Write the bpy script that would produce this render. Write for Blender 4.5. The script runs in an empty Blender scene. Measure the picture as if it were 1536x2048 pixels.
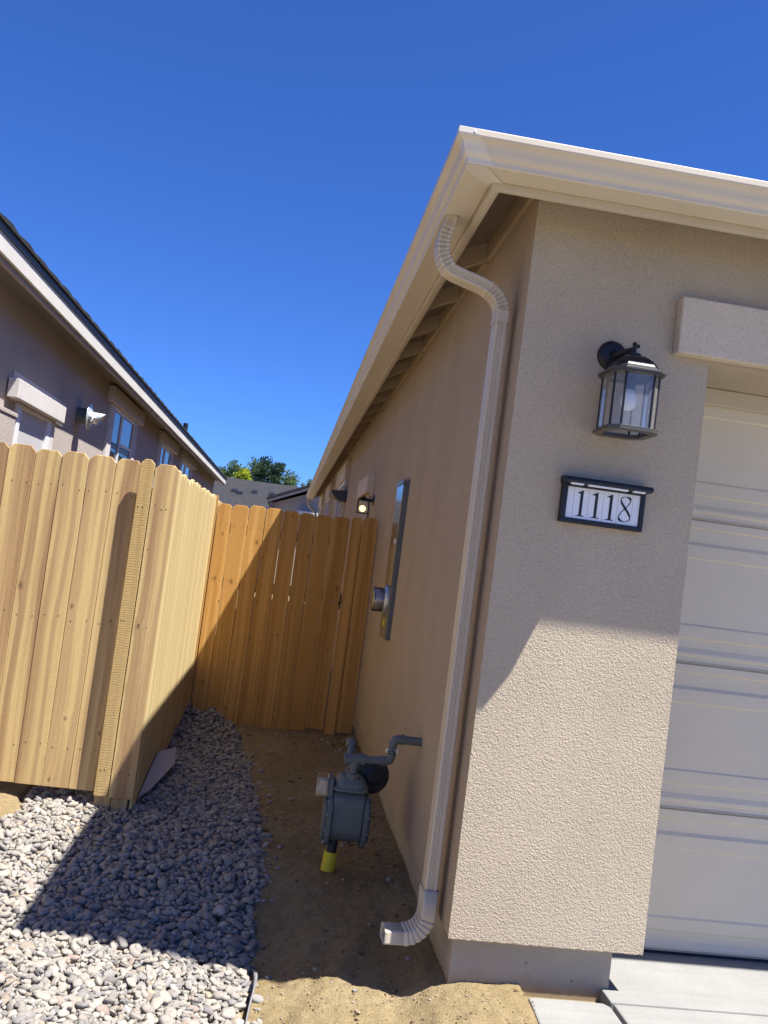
import bpy, math, random
import numpy as np
from mathutils import Vector, Matrix, noise as mnoise
SC = bpy.context.scene
COL = SC.collection
R = math.radians
random.seed(11); rng = np.random.default_rng(7)

# ------------------------------------------------------------------ camera
cam = bpy.data.objects.new('camera', bpy.data.cameras.new('camera')); COL.objects.link(cam)
cam.data.sensor_width = 36; cam.data.lens = 1789.94 / 2048 * 36
cam.data.clip_start = 0.05; cam.data.clip_end = 2000
fr = ((0.985528, 0.104120, -0.133767), (-0.110082, 0.993197, -0.037955), (0.128905, 0.052131, 0.990286))
m = Matrix.Identity(4)
for i in range(3):
    m[i][0] = fr[i][0]; m[i][1] = fr[i][2]; m[i][2] = -fr[i][1]
m[0][3], m[1][3], m[2][3] = -0.771875, -3.25, 1.3325
cam.matrix_world = m
SC.camera = cam

# ------------------------------------------------------------------ sky and sun
SUN = Vector((0.40, -0.242, 1.0)).normalized()
elev = math.asin(SUN.z); azim = math.atan2(SUN.x, SUN.y)
w = bpy.data.worlds.new('World'); SC.world = w; w.use_nodes = True
nt = w.node_tree; nt.nodes.clear()
sky = nt.nodes.new('ShaderNodeTexSky'); sky.sky_type = 'NISHITA'; sky.sun_disc = False
sky.sun_elevation = elev; sky.sun_rotation = azim
sky.altitude = 1400; sky.air_density = 1.0; sky.dust_density = 0.15; sky.ozone_density = 3.0
bg = nt.nodes.new('ShaderNodeBackground'); bg.inputs[1].default_value = 0.085
wo = nt.nodes.new('ShaderNodeOutputWorld')
tint = nt.nodes.new('ShaderNodeMix'); tint.data_type = 'RGBA'; tint.blend_type = 'MULTIPLY'; tint.inputs[0].default_value = 1.0
tint.inputs[7].default_value = (0.238, 0.438, 0.855, 1)
nt.links.new(sky.outputs[0], tint.inputs[6]); nt.links.new(tint.outputs[2], bg.inputs[0]); nt.links.new(bg.outputs[0], wo.inputs[0])
sun = bpy.data.objects.new('sun', bpy.data.lights.new('sun', 'SUN')); COL.objects.link(sun)
sun.data.energy = 5.0; sun.data.angle = R(0.53); sun.data.color = (1.0, 0.96, 0.90)
sun.rotation_euler = (-SUN).to_track_quat('-Z', 'Y').to_euler()
SC.view_settings.view_transform = 'Standard'; SC.view_settings.look = 'None'
SC.view_settings.exposure = 1.30; SC.view_settings.gamma = 1.0
try:
    SC.cycles.use_denoising = True; SC.cycles.max_bounces = 8
    SC.cycles.transparent_max_bounces = 12
except Exception: pass

# ------------------------------------------------------------------ object helpers
def tag(o, label=None, cat=None, group=None, kind=None):
    if label: o['label'] = label
    if cat: o['category'] = cat
    if group: o['group'] = group
    if kind: o['kind'] = kind
    return o
def empty(name, loc=(0, 0, 0), label=None, cat=None, group=None):
    o = bpy.data.objects.new(name, None); COL.objects.link(o)
    o.location = loc; o.empty_display_size = 0.1
    return tag(o, label, cat, group)
class MB:
    def __init__(s): s.v = []; s.f = []; s.c = []; s.mi = []; s.cur = (0.5, 0.5, 0.5); s.m = 0; s.sm = []; s.smooth = False
    def add(s, vs, fs):
        b = len(s.v); s.v += [tuple(p) for p in vs]; s.c += [s.cur] * len(vs)
        for f in fs: s.f.append(tuple(b + i for i in f)); s.mi.append(s.m); s.sm.append(s.smooth)
        return b
    def box(s, x0, x1, y0, y1, z0, z1, bev=0.0):
        if bev <= 0:
            s.add([(x0,y0,z0),(x1,y0,z0),(x1,y1,z0),(x0,y1,z0),(x0,y0,z1),(x1,y0,z1),(x1,y1,z1),(x0,y1,z1)],
                  [(3,2,1,0),(4,5,6,7),(0,1,5,4),(1,2,6,5),(2,3,7,6),(3,0,4,7)])
        else:
            s.prism([(x0+bev,y0),(x1-bev,y0),(x1,y0+bev),(x1,y1-bev),(x1-bev,y1),(x0+bev,y1),(x0,y1-bev),(x0,y0+bev)], z0, z1)
    def prism(s, poly, a0, a1, axis='z'):
        n = len(poly)
        def P(p, a): return (p[0], p[1], a) if axis == 'z' else ((p[0], a, p[1]) if axis == 'y' else (a, p[0], p[1]))
        fl = axis == 'y'
        vs = [P(p, a0) for p in poly] + [P(p, a1) for p in poly]
        fs = [tuple(range(n-1, -1, -1)), tuple(range(n, 2*n))] + [(i, (i+1) % n, n+(i+1) % n, n+i) for i in range(n)]
        if fl: fs = [tuple(reversed(f)) for f in fs]
        s.add(vs, fs)
    def tube(s, pts, r, n=12, caps=True):
        pts = [Vector(p) for p in pts]; rs = r if isinstance(r, (list, tuple)) else [r] * len(pts)
        up = None; rings = []
        for i, p in enumerate(pts):
            t = (pts[min(i+1, len(pts)-1)] - pts[max(i-1, 0)]).normalized()
            if up is None: up = Vector((0, 0, 1)) if abs(t.z) < .9 else Vector((1, 0, 0))
            a = t.cross(up).normalized(); b = a.cross(t).normalized(); up = b
            rings.append([p + (a * math.cos(2*math.pi*k/n) + b * math.sin(2*math.pi*k/n)) * rs[i] for k in range(n)])
        vs = [q for rg in rings for q in rg]; fs = []
        for i in range(len(pts)-1):
            for k in range(n):
                fs.append((i*n+k, (i+1)*n+k, (i+1)*n+(k+1) % n, i*n+(k+1) % n))
        sm = s.smooth; s.smooth = True
        b0 = s.add(vs, fs); s.smooth = False
        if caps:
            l = len(pts)-1
            s.add(rings[0], [tuple(range(n))]); s.add(rings[-1], [tuple(range(n-1, -1, -1))])
        s.smooth = sm
    def lathe(s, prof, c, axis=(0, 0, 1), n=24):
        ax = Vector(axis).normalized(); t = Vector((0, 0, 1)) if abs(ax.z) < .9 else Vector((1, 0, 0))
        a = ax.cross(t).normalized(); b = ax.cross(a)
        c = Vector(c); vs = []; fs = []
        for (r, h) in prof:
            for k in range(n):
                an = 2*math.pi*k/n
                vs.append(c + ax*h + (a*math.cos(an) + b*math.sin(an))*max(r, 1e-4))
        for i in range(len(prof)-1):
            for k in range(n): fs.append((i*n+k, i*n+(k+1) % n, (i+1)*n+(k+1) % n, (i+1)*n+k))
        s.add(vs, fs)
    def build(s, name, mat, parent=None, bevel=0.0, recalc=True):
        me = bpy.data.meshes.new(name); me.from_pydata(s.v, [], s.f)
        for mm in (mat if isinstance(mat, (list, tuple)) else [mat]): me.materials.append(mm)
        me.polygons.foreach_set('material_index', s.mi); me.polygons.foreach_set('use_smooth', s.sm)
        at = me.color_attributes.new('bcol', 'FLOAT_COLOR', 'POINT')
        arr = np.ones((len(s.v), 4), dtype=np.float32); arr[:, :3] = np.array(s.c, dtype=np.float32).reshape(-1, 3)
        at.data.foreach_set('color', arr.ravel())
        if recalc:
            import bmesh
            bm = bmesh.new(); bm.from_mesh(me); bmesh.ops.recalc_face_normals(bm, faces=bm.faces); bm.to_mesh(me); bm.free()
        o = bpy.data.objects.new(name, me); COL.objects.link(o)
        if bevel > 0:
            bv = o.modifiers.new('bevel', 'BEVEL'); bv.width = bevel; bv.segments = 2; bv.limit_method = 'ANGLE'; bv.angle_limit = R(40)
            bv.harden_normals = False
        if parent:
            o.parent = parent
            if parent.type == 'EMPTY': o.matrix_parent_inverse = Matrix.Translation(-parent.location)
        return o
def sub(o, parent):       # parts modelled in world coordinates under a located thing
    o.parent = parent; o.matrix_parent_inverse = Matrix.Translation(-parent.location); return o

# ------------------------------------------------------------------ material helpers
class N:
    def __init__(s, name):
        s.mat = bpy.data.materials.new(name); s.mat.use_nodes = True
        s.t = s.mat.node_tree; s.t.nodes.clear()
        s.out = s.t.nodes.new('ShaderNodeOutputMaterial'); s.b = s.t.nodes.new('ShaderNodeBsdfPrincipled')
        s.t.links.new(s.b.outputs[0], s.out.inputs[0])
    def n(s, typ, **k):
        nd = s.t.nodes.new(typ)
        for a, v in k.items(): setattr(nd, a, v)
        return nd
    def L(s, a, b): s.t.links.new(a, b)
    def pos(s): return s.n('ShaderNodeTexCoord').outputs['Object']
    def sep(s, v):
        x = s.n('ShaderNodeSeparateXYZ'); s.L(v, x.inputs[0]); return x.outputs
    def comb(s, x, y, z):
        c = s.n('ShaderNodeCombineXYZ')
        for i, q in enumerate((x, y, z)):
            if isinstance(q, (int, float)): c.inputs[i].default_value = q
            else: s.L(q, c.inputs[i])
        return c.outputs[0]
    def math(s, op, a, b=0.0, clamp=False):
        q = s.n('ShaderNodeMath', operation=op, use_clamp=clamp)
        for i, v in enumerate((a, b)):
            if isinstance(v, (int, float)): q.inputs[i].default_value = v
            else: s.L(v, q.inputs[i])
        return q.outputs[0]
    def noise(s, vec, scale, detail=3, rough=.5, dist=0.0, dim='3D'):
        q = s.n('ShaderNodeTexNoise', noise_dimensions=dim); q.inputs['Scale'].default_value = scale
        q.inputs['Detail'].default_value = detail; q.inputs['Roughness'].default_value = rough; q.inputs['Distortion'].default_value = dist
        s.L(vec, q.inputs['Vector']); return q.outputs[0]
    def vor(s, vec, scale, feat='F1', dim='3D', rnd=1.0):
        q = s.n('ShaderNodeTexVoronoi', feature=feat, voronoi_dimensions=dim); q.inputs['Scale'].default_value = scale
        q.inputs['Randomness'].default_value = rnd
        s.L(vec, q.inputs['Vector']); return q
    def ramp(s, f, stops, interp='LINEAR'):
        q = s.n('ShaderNodeValToRGB'); q.color_ramp.interpolation = interp
        e = q.color_ramp.elements
        while len(e) < len(stops): e.new(0.5)
        for i, (p, c) in enumerate(stops):
            e[i].position = p; e[i].color = (c, c, c, 1) if isinstance(c, (int, float)) else (*c, 1)
        s.L(f, q.inputs[0]); return q.outputs[0]
    def mix(s, f, a, b, mode='MIX'):
        q = s.n('ShaderNodeMix', data_type='RGBA', blend_type=mode)
        for i, v in ((0, f), (6, a), (7, b)):
            if isinstance(v, (int, float)): q.inputs[i].default_value = v if i == 0 else (v, v, v, 1)
            elif isinstance(v, tuple): q.inputs[i].default_value = (*v, 1)
            else: s.L(v, q.inputs[i])
        return q.outputs[2]
    def bump(s, h, strength=.5, dist=.01, prev=None):
        q = s.n('ShaderNodeBump'); q.inputs['Strength'].default_value = strength; q.inputs['Distance'].default_value = dist
        s.L(h, q.inputs['Height'])
        if prev is not None: s.L(prev, q.inputs['Normal'])
        return q.outputs[0]
    def set(s, color=None, rough=None, metal=None, normal=None, spec=None):
        for nm, v in (('Base Color', color), ('Roughness', rough), ('Metallic', metal), ('Normal', normal), ('Specular IOR Level', spec)):
            if v is None: continue
            if isinstance(v, (int, float)): s.b.inputs[nm].default_value = v
            elif isinstance(v, tuple): s.b.inputs[nm].default_value = (*v, 1)
            else: s.L(v, s.b.inputs[nm])
        return s.mat
    def bcol(s):
        a = s.n('ShaderNodeAttribute', attribute_name='bcol'); q = s.n('ShaderNodeSeparateColor'); s.L(a.outputs['Color'], q.inputs[0]); return a.outputs['Color'], q.outputs

def mat_stucco(name, base, size=1.0, strength=.55, dist=.004, stain=True):
    s = N(name); p = s.pos()
    a = s.noise(p, 78*size, 3, .55, .9)
    v = s.vor(p, 115*size, 'SMOOTH_F1').outputs['Distance']
    h = s.math('ADD', s.math('MULTIPLY', a, 1.3), s.math('MULTIPLY', v, .45))
    fine = s.noise(p, 420*size, 2, .5)
    big = s.noise(p, 1.7, 4, .6)
    c = s.mix(s.ramp(big, [(.3, 0.), (.7, 1.)]), tuple(x*.93 for x in base), tuple(x*1.05 for x in base))
    c = s.mix(s.ramp(s.math('ADD', a, s.math('MULTIPLY', fine, .25)), [(.42, .80), (.66, 1.0)]), (0, 0, 0), c)  # pits of the relief darkened in the colour, standing in for their shade
    if stain:
        q = s.sep(p); st = s.noise(s.comb(s.math('MULTIPLY', s.math('ADD', q[0], q[1]), 5.), 0., s.math('MULTIPLY', q[2], .35)), 1.0, 3, .6)
        c = s.mix(s.ramp(st, [(.3, .965), (.7, 1.0)]), (0, 0, 0), c)
    n1 = s.bump(h, strength, dist); n1 = s.bump(fine, .18, .0012, n1)
    return s.set(c, .93, 0, n1, .15)
def mat_paint(name, col, rough=.5, bumpy=.06, scale=40, spec=.4, dirt=.08):
    s = N(name); p = s.pos(); a = s.noise(p, scale, 3, .6); b = s.noise(p, 2.6, 4, .6)
    c = s.mix(s.ramp(b, [(.3, 1-dirt), (.7, 1.)]), (0, 0, 0), col)
    return s.set(c, rough, 0, s.bump(a, bumpy, .002), spec)
def mat_metal(name, col, rough=.4, metal=.9, bumpy=.05):
    s = N(name); p = s.pos(); a = s.noise(p, 60, 3, .6)
    c = s.mix(s.ramp(a, [(.3, .85), (.7, 1.)]), (0, 0, 0), col)
    return s.set(c, rough, metal, s.bump(a, bumpy, .001))
def mat_wood(name, light, dark, mid, knots=True, saw=False, streak=1.0, along='z'):
    s = N(name); p = s.pos(); q = s.sep(p); at, bc = s.bcol()
    u = s.math('ADD', s.math('ADD', q[0], q[1]), s.math('MULTIPLY', bc[0], 7.3))
    zz = q[2]; r = s.math('MULTIPLY', bc[1], 31.0)
    if along == 'xy': u, zz = q[2], s.math('ADD', q[0], q[1])
    z = s.math('ADD', zz, s.math('MULTIPLY', bc[2], 3.0))
    kv = s.vor(s.comb(s.math('ADD', s.math('MULTIPLY', u, 5.2), r), s.math('ADD', s.math('MULTIPLY', z, 3.1), r), 0.), 1.0, 'F1', '2D')
    kd = kv.outputs['Distance']
    kc = s.n('ShaderNodeSeparateColor'); s.L(kv.outputs['Color'], kc.inputs[0])
    kd = s.math('ADD', s.math('MULTIPLY', kd, s.math('ADD', s.math('MULTIPLY', kc.outputs[1], 1.2), .75)), s.math('MULTIPLY', s.math('GREATER_THAN', kc.outputs[0], .48), .5))
    kz = s.math('MULTIPLY', s.ramp(kd, [(0., 1.), (.32, 0.)], 'EASE'), .012)
    u2 = s.math('ADD', u, kz)
    wob = s.noise(s.comb(0., s.math('MULTIPLY', z, 1.1), r), 1.0, 2, .5)
    u3 = s.math('ADD', u2, s.math('MULTIPLY', wob, .05))
    st = s.noise(s.comb(s.math('MULTIPLY', u3, 24.), s.math('MULTIPLY', z, .22), r), 1.0, 2, .45)
    c = s.mix(s.ramp(st, [(.42, 0.), (.50, 1.)]), light, mid)
    st2 = s.noise(s.comb(s.math('MULTIPLY', u3, 15.), s.math('MULTIPLY', z, .35), s.math('ADD', r, 9.)), 1.0, 2, .5)
    c = s.mix(s.math('MULTIPLY', s.ramp(st2, [(.52, 0.), (.66, 1.)]), streak), c, dark)
    g = s.noise(s.comb(s.math('MULTIPLY', u3, 210.), s.math('MULTIPLY', z, 2.2), r), 1.0, 3, .6)
    c = s.mix(s.ramp(g, [(.3, .86), (.65, 1.)]), (0, 0, 0), c)
    c = s.mix(s.ramp(s.noise(s.comb(s.math('MULTIPLY', u, 90.), s.math('MULTIPLY', z, 60.), r), 1.0, 2, .6), [(.3, .92), (.7, 1.)]), (0, 0, 0), c)
    c = s.mix(s.ramp(bc[2], [(0., .86), (1., 1.04)]), (0, 0, 0), c)
    if knots:
        c = s.mix(s.ramp(kd, [(.018, .75), (.040, .38), (.085, 0.)]), c, tuple(x*.28 for x in dark))
    hb = s.noise(s.comb(s.math('MULTIPLY', u, 150.), s.math('MULTIPLY', z, 110.), r), 1.0, 2, .6)
    nrm = s.bump(hb, .35, .0022)
    nrm = s.bump(g, .25, .0015, nrm)
    if saw:
        ph = s.math('ADD', s.math('MULTIPLY', z, 500.), s.math('MULTIPLY', s.noise(s.comb(s.math('MULTIPLY', u, 3.), s.math('MULTIPLY', z, 6.), r), 1.0, 2, .5), 22.))
        sw = s.math('ADD', s.math('MULTIPLY', s.math('SINE', ph), .5), .5)
        brk = s.noise(s.comb(s.math('MULTIPLY', u, 30.), s.math('MULTIPLY', z, 14.), r), 1.0, 2, .6)
        mk = s.math('MULTIPLY', s.ramp(sw, [(.80, 0.), (.97, 1.)]), s.ramp(brk, [(.35, .25), (.6, 1.)]))
        c = s.mix(s.math('MULTIPLY', mk, .42), c, tuple(x*.35 for x in dark))
        nrm = s.bump(s.math('SUBTRACT', 1., mk), .5, .002, nrm)
    return s.set(c, .82, 0, nrm, .2)
def mat_glass(name, tint=(.9, .93, .95), gloss=.10, seed=0.0, fr_=1.0):
    s = N(name); s.t.nodes.remove(s.b)
    tr = s.n('ShaderNodeBsdfTransparent'); tr.inputs[0].default_value = (*tint, 1)
    gl = s.n('ShaderNodeBsdfGlossy'); gl.inputs['Roughness'].default_value = .06; gl.inputs[0].default_value = (.95, .97, 1, 1)
    df = s.n('ShaderNodeBsdfDiffuse'); df.inputs[0].default_value = (.75, .74, .70, 1)
    p = s.pos(); b = s.bump(s.noise(p, 260, 2, .5), .25, .001)
    s.L(b, gl.inputs['Normal'])
    fz = s.n('ShaderNodeFresnel'); fz.inputs[0].default_value = 1.5
    mx = s.n('ShaderNodeMixShader'); s.L(s.math('ADD', s.math('MULTIPLY', fz.outputs[0], fr_), gloss, True), mx.inputs[0])
    s.L(tr.outputs[0], mx.inputs[1]); s.L(gl.outputs[0], mx.inputs[2])
    m2 = s.n('ShaderNodeMixShader'); sp = s.ramp(s.vor(p, 330, 'F1').outputs['Distance'], [(.16, 1.), (.26, 0.)])
    s.L(s.math('ADD', s.math('MULTIPLY', sp, seed), seed*.35), m2.inputs[0]); s.L(mx.outputs[0], m2.inputs[1]); s.L(df.outputs[0], m2.inputs[2])
    s.L(m2.outputs[0], s.out.inputs[0]); return s.mat
def mat_simple(name, col, rough=.5, metal=0., emit=None, es=0.):
    s = N(name); s.set(col, rough, metal)
    if emit: s.b.inputs['Emission Color'].default_value = (*emit, 1); s.b.inputs['Emission Strength'].default_value = es
    return s.mat

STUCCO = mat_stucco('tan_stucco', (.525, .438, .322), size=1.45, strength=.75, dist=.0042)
STUCCO_SHADED = mat_stucco('tan_stucco_shaded', (.47, .37, .265), size=1.4, strength=.9, dist=.005)  # same stucco as the front, its colour darkened for the side's shade
STUCCO_TRIM = mat_stucco('pale_stucco', (.66, .57, .44), size=1.5, strength=.6, stain=False)
STUCCO_N = mat_stucco('neighbour_stucco', (.44, .385, .345), size=.9)
CREAM = mat_paint('cream_gutter_paint', (.64, .57, .455), .5, .03)
PIPE = mat_paint('beige_downspout_paint', (.57, .50, .385), .45, .03)
FASCIA = mat_paint('tan_fascia_paint', (.56, .485, .375), .6, .15)
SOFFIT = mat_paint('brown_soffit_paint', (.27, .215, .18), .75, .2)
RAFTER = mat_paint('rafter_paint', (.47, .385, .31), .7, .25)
DOOR = mat_paint('garage_door_paint', (.69, .60, .45), .5, .08, 120)
WOOD_F = mat_wood('pale_cedar', (.65, .475, .215), (.375, .232, .115), (.505, .345, .165))
WOOD_S = mat_wood('sawn_cedar', (.60, .43, .19), (.32, .20, .085), (.53, .37, .155), saw=True, streak=.4)
WOOD_R = mat_wood('cream_cedar_edge_on', (.67, .55, .29), (.50, .35, .16), (.59, .455, .225), knots=False, streak=.5)
WOOD_G = mat_wood('orange_stained_cedar', (.63, .355, .112), (.36, .175, .045), (.53, .285, .082), streak=.5)
WOOD_RAIL = mat_wood('rail_cedar', (.6, .42, .22), (.35, .22, .12), (.5, .33, .17), along='xy')
BLACK = mat_paint('black_iron_paint', (.014, .015, .02), .42, .15, 90)
NAVY = mat_paint('dark_plastic', (.012, .017, .028), .5, .08, 150)
WHITE = mat_simple('white_tile', (.78, .81, .86), .35)
INK = mat_simple('black_digit', (.012, .012, .016), .5)
GREY_METER = mat_paint('grey_meter_paint', (.115, .138, .135), .6, .1, 60)
GREY_PIPE = mat_paint('grey_pipe_paint', (.125, .142, .142), .6, .25, 80)
REG_DARK = mat_paint('dark_regulator_paint', (.03, .036, .045), .4, .1, 60)
GALV = mat_metal('galvanised_steel', (.62, .66, .68), .42, .6)
PANEL = mat_paint('panel_grey_paint', (.12, .14, .16), .3, .02)
YELLOW = mat_paint('yellow_sleeve', (.66, .55, .04), .5, .1)
CLEAR = mat_glass('clear_plastic', (.82, .84, .86), .06, .12)
SEEDED = mat_glass('seeded_glass', (.90, .93, .96), .05, .30)
PLAIN = mat_glass('clear_lantern_glass', (.86, .86, .82), .02, .36, 1.0)

def mat_window():
    s = N('window_pane'); s.set((.02, .025, .03), .03, 0, None, 1.0); s.b.inputs['IOR'].default_value = 1.9; return s.mat
WINDOW = mat_window()
VINYL = mat_simple('white_vinyl', (.7, .7, .7), .4)

def mat_concrete(name, col, pits=True, broom=False):
    s = N(name); p = s.pos(); q = s.sep(p)
    a = s.noise(p, 3.0, 5, .65); b = s.noise(p, 90, 3, .6)
    c = s.mix(s.ramp(a, [(.3, .84), (.7, 1.)]), (0, 0, 0), col)
    c = s.mix(s.ramp(b, [(.3, .93), (.6, 1.)]), (0, 0, 0), c)
    if broom:
        w1 = s.noise(s.comb(s.math('MULTIPLY', q[0], 1.2), s.math('MULTIPLY', q[1], 26.), 0.), 1.0, 4, .65)
        c = s.mix(s.ramp(w1, [(.32, .93), (.62, 1.)]), (0, 0, 0), c)
    n1 = s.bump(b, .3, .0015)
    if pits:
        v = s.vor(p, 11.0); mk = s.ramp(s.math('ADD', v.outputs['Distance'], s.math('MULTIPLY', s.noise(p, 60, 2, .5), .16)), [(.15, 1.), (.19, 0.)])
        gate = s.ramp(s.noise(p, 4.5, 1, .5), [(.46, 0.), (.54, 1.)])
        mk = s.math('MULTIPLY', mk, gate)
        c = s.mix(s.math('MULTIPLY', mk, .75), c, tuple(x*.2 for x in col))
        n1 = s.bump(s.math('SUBTRACT', 1., mk), .6, .004, n1)
    if pits:
        sp = s.math('ADD', q[2], s.math('MULTIPLY', s.noise(p, 14, 4, .65), .10))
        c = s.mix(s.ramp(s.math('ADD', sp, .5), [(.36, .75), (.43, 0.)]), c, (.26, .19, .10))
    return s.set(c, .9, 0, n1, .2)
FOUND = mat_concrete('foundation_concrete', (.44, .375, .29))
SLAB = mat_concrete('slab_concrete', (.27, .268, .256), False, True)

def mat_shingle(name, col):
    s = N(name); p = s.pos(); q = s.sep(p)
    a = s.noise(p, 9.0, 3, .6); b = s.noise(p, 160, 2, .6)
    br = s.n('ShaderNodeTexBrick'); br.inputs['Scale'].default_value = 1.0
    br.inputs['Brick Width'].default_value = .3; br.inputs['Row Height'].default_value = .14; br.inputs['Mortar Size'].default_value = .006
    br.inputs['Color1'].default_value = (*col, 1); br.inputs['Color2'].default_value = (*[x*.86 for x in col], 1); br.inputs['Mortar'].default_value = (*[x*.72 for x in col], 1)
    s.L(s.comb(q[1], s.math('MULTIPLY', q[0], 1.05), 0.), br.inputs['Vector'])
    c = s.mix(s.ramp(a, [(.3, .75), (.7, 1.1)]), (0, 0, 0), br.outputs[0]); c = s.mix(s.ramp(b, [(.3, .7), (.7, 1.)]), (0, 0, 0), c)
    return s.set(c, .95, 0, s.bump(b, .4, .003), .1)
SHINGLE = mat_shingle('charcoal_shingle', (.05, .053, .06))
SHINGLE_B = mat_shingle('grey_shingle', (.05, .05, .057))

# ------------------------------------------------------------------ ground
def fbm(x, y, s, o=3, z=0.0):
    return mnoise.fractal(Vector((x*s, y*s, z)), 1.0, 2.0, o)
GR_X = [(-1.2, -.70), (-.02, -.691), (.38, -.676), (.67, -.660), (.83, -.682), (1.0, -.648), (1.24, -.668), (2.0, -.718), (2.6, -.775), (3.2, -.84), (3.87, -.93), (4.3, -1.04), (4.7, -1.15)]
SWALE = ([-3, -1.6, -1.48, -1.3, -1.16, -1.05, -.87, -.68, -.56, -.47, -.39, -.32, -.2, -.13, -.03, .1, .3, 3], [.065, .08, .09, .10, .125, .14, .165, .178, .155, .12, .10, .085, .075, .072, .03, .005, 0, 0])
def gr_right(y):
    for (a, b), (c, d) in zip(GR_X, GR_X[1:]):
        if a <= y <= c: return b + (d-b)*(y-a)/(c-a)
    return GR_X[0][1] if y < GR_X[0][0] else GR_X[-1][1]
def gz(x, y):
    z = -.178 + .016*fbm(x, y, 1.1) + .007*fbm(x, y, 5.0, 3, 4.)
    # a shallow drainage swale falls towards the street
    t = min(1., max(0., (1.15-y)/.75)); z -= float(np.interp(x, SWALE[0], SWALE[1]))*t*t*(3-2*t)
    # the gravel strip sits in a shallow bed
    e = gr_right(y) - x
    if 0 < e and x > -1.98: z += -.022*min(1, e/.08)
    if x < -1.93 and y > 1.0: z += .03*min(1, (-1.93-x)/.1)
    # small mound where fill was pushed against the pillar and along the wall
    z += .022*math.exp(-((x-.18)**2/.05 + (y+.12)**2/.02))
    z += .012*math.exp(-((x-.02)/.12)**2) * (1 if y > 0 else math.exp(-(y/.2)**2))
    # dip at the gate, hump before it
    if -1.3 < x < .0: z += .012*math.exp(-((y-3.9)/.25)**2) - .02*math.exp(-((y-4.5)/.16)**2)
    # a scuffed rut beside the downspout
    d = (x+.50) - .35*(y-.1); z -= .012*math.exp(-(d/.05)**2)*math.exp(-((y-.35)/.35)**2)
    z += .010*math.exp(-((d-.09)/.05)**2)*math.exp(-((y-.35)/.35)**2)
    return z
def axis_lines(lo, hi, step, far):
    a = list(np.arange(lo, hi+1e-6, step)); s = step
    p = hi
    while p < far: s *= 1.35; p += s; a.append(p)
    p = lo; s = step
    while p > -far: s *= 1.35; p -= s; a.insert(0, p)
    return a
def make_ground():
    xs = axis_lines(-2.5, .75, .0135, 900); ys = axis_lines(-.9, 4.8, .016, 900)
    nx, ny = len(xs), len(ys); v = []
    for y in ys:
        for x in xs:
            if -3.2 < x < 1.0 and -1.6 < y < 6:
                z = gz(x, y)
                if -2.6 < x < .8 and -1 < y < 4.9:
                    z += .0040*mnoise.noise(Vector((x*46, y*46, 1.))) + .0065*mnoise.noise(Vector((x*21, y*21, 5.)))
            else: z = -.25 if y > -9.3 and y < 0 else (-.178 if y >= 0 else -.40)
            if x > .30 and y < .5 : z = min(z, -.20)
            v.append((x, y, z))
    f = [(j*nx+i, j*nx+i+1, (j+1)*nx+i+1, (j+1)*nx+i) for j in range(ny-1) for i in range(nx-1)]
    me = bpy.data.meshes.new('ground'); me.from_pydata(v, [], f); me.polygons.foreach_set('use_smooth', [True]*len(f))
    s = N('sandy_soil'); p = s.pos()
    a = s.noise(p, 2.2, 5, .6); g = s.noise(p, 190, 3, .7); g2 = s.vor(p, 150).outputs['Color']; g3 = s.noise(p, 26, 4, .65)
    c = s.mix(s.ramp(a, [(.35, 0.), (.68, 1.)]), (.25, .186, .095), (.315, .247, .140))
    c = s.mix(s.ramp(g, [(.36, .62), (.60, 1.12)]), (0, 0, 0), c)
    c = s.mix(.03, c, g2, 'OVERLAY')
    c = s.mix(s.ramp(g3, [(.35, .82), (.6, 1.)]), (0, 0, 0), c)
    n1 = s.bump(g3, .5, .02); n1 = s.bump(g, .9, .006, n1)
    me.materials.append(s.set(c, .95, 0, n1, .1))
    o = bpy.data.objects.new('ground', me); COL.objects.link(o)
    tag(o, 'bare sandy brown soil between the houses', kind='structure')
make_ground()

# pebble-shaped stones, piled by dropping them on a height field
def ico(sub_):
    import bmesh
    bm = bmesh.new(); bmesh.ops.create_icosphere(bm, subdivisions=sub_, radius=1.0)
    v = np.array([q.co[:] for q in bm.verts]); f = np.array([[q.index for q in fc.verts] for fc in bm.faces]); bm.free(); return v, f
def pebble_variants(sub_, n):
    base, f = ico(sub_); out = []
    for k in range(n):
        v = base.copy(); off = Vector((k*7.1, k*3.3, 1.7))
        sc_ = np.array([1 + .34*mnoise.noise(Vector(p)*.8 + off) + .11*mnoise.noise(Vector(p)*2.1 + off) for p in v])
        e = 2.0 + rng.random()*1.9
        v = v / (np.sum(np.abs(v)**e, axis=1)**(1/e))[:, None]
        out.append(v*sc_[:, None])
    return out, f
PAL = np.array([.63, .585, .515])*np.array([(.46,.45,.45),(.50,.49,.48),(.40,.40,.415),(.36,.37,.40),(.53,.52,.50),(.44,.40,.36),(.47,.40,.385),(.42,.43,.46),(.56,.55,.54),(.30,.30,.32),(.48,.44,.37)])
PW = np.array([18,16,14,8,12,4,3,8,8,4,2.]); PW /= PW.sum()
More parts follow.
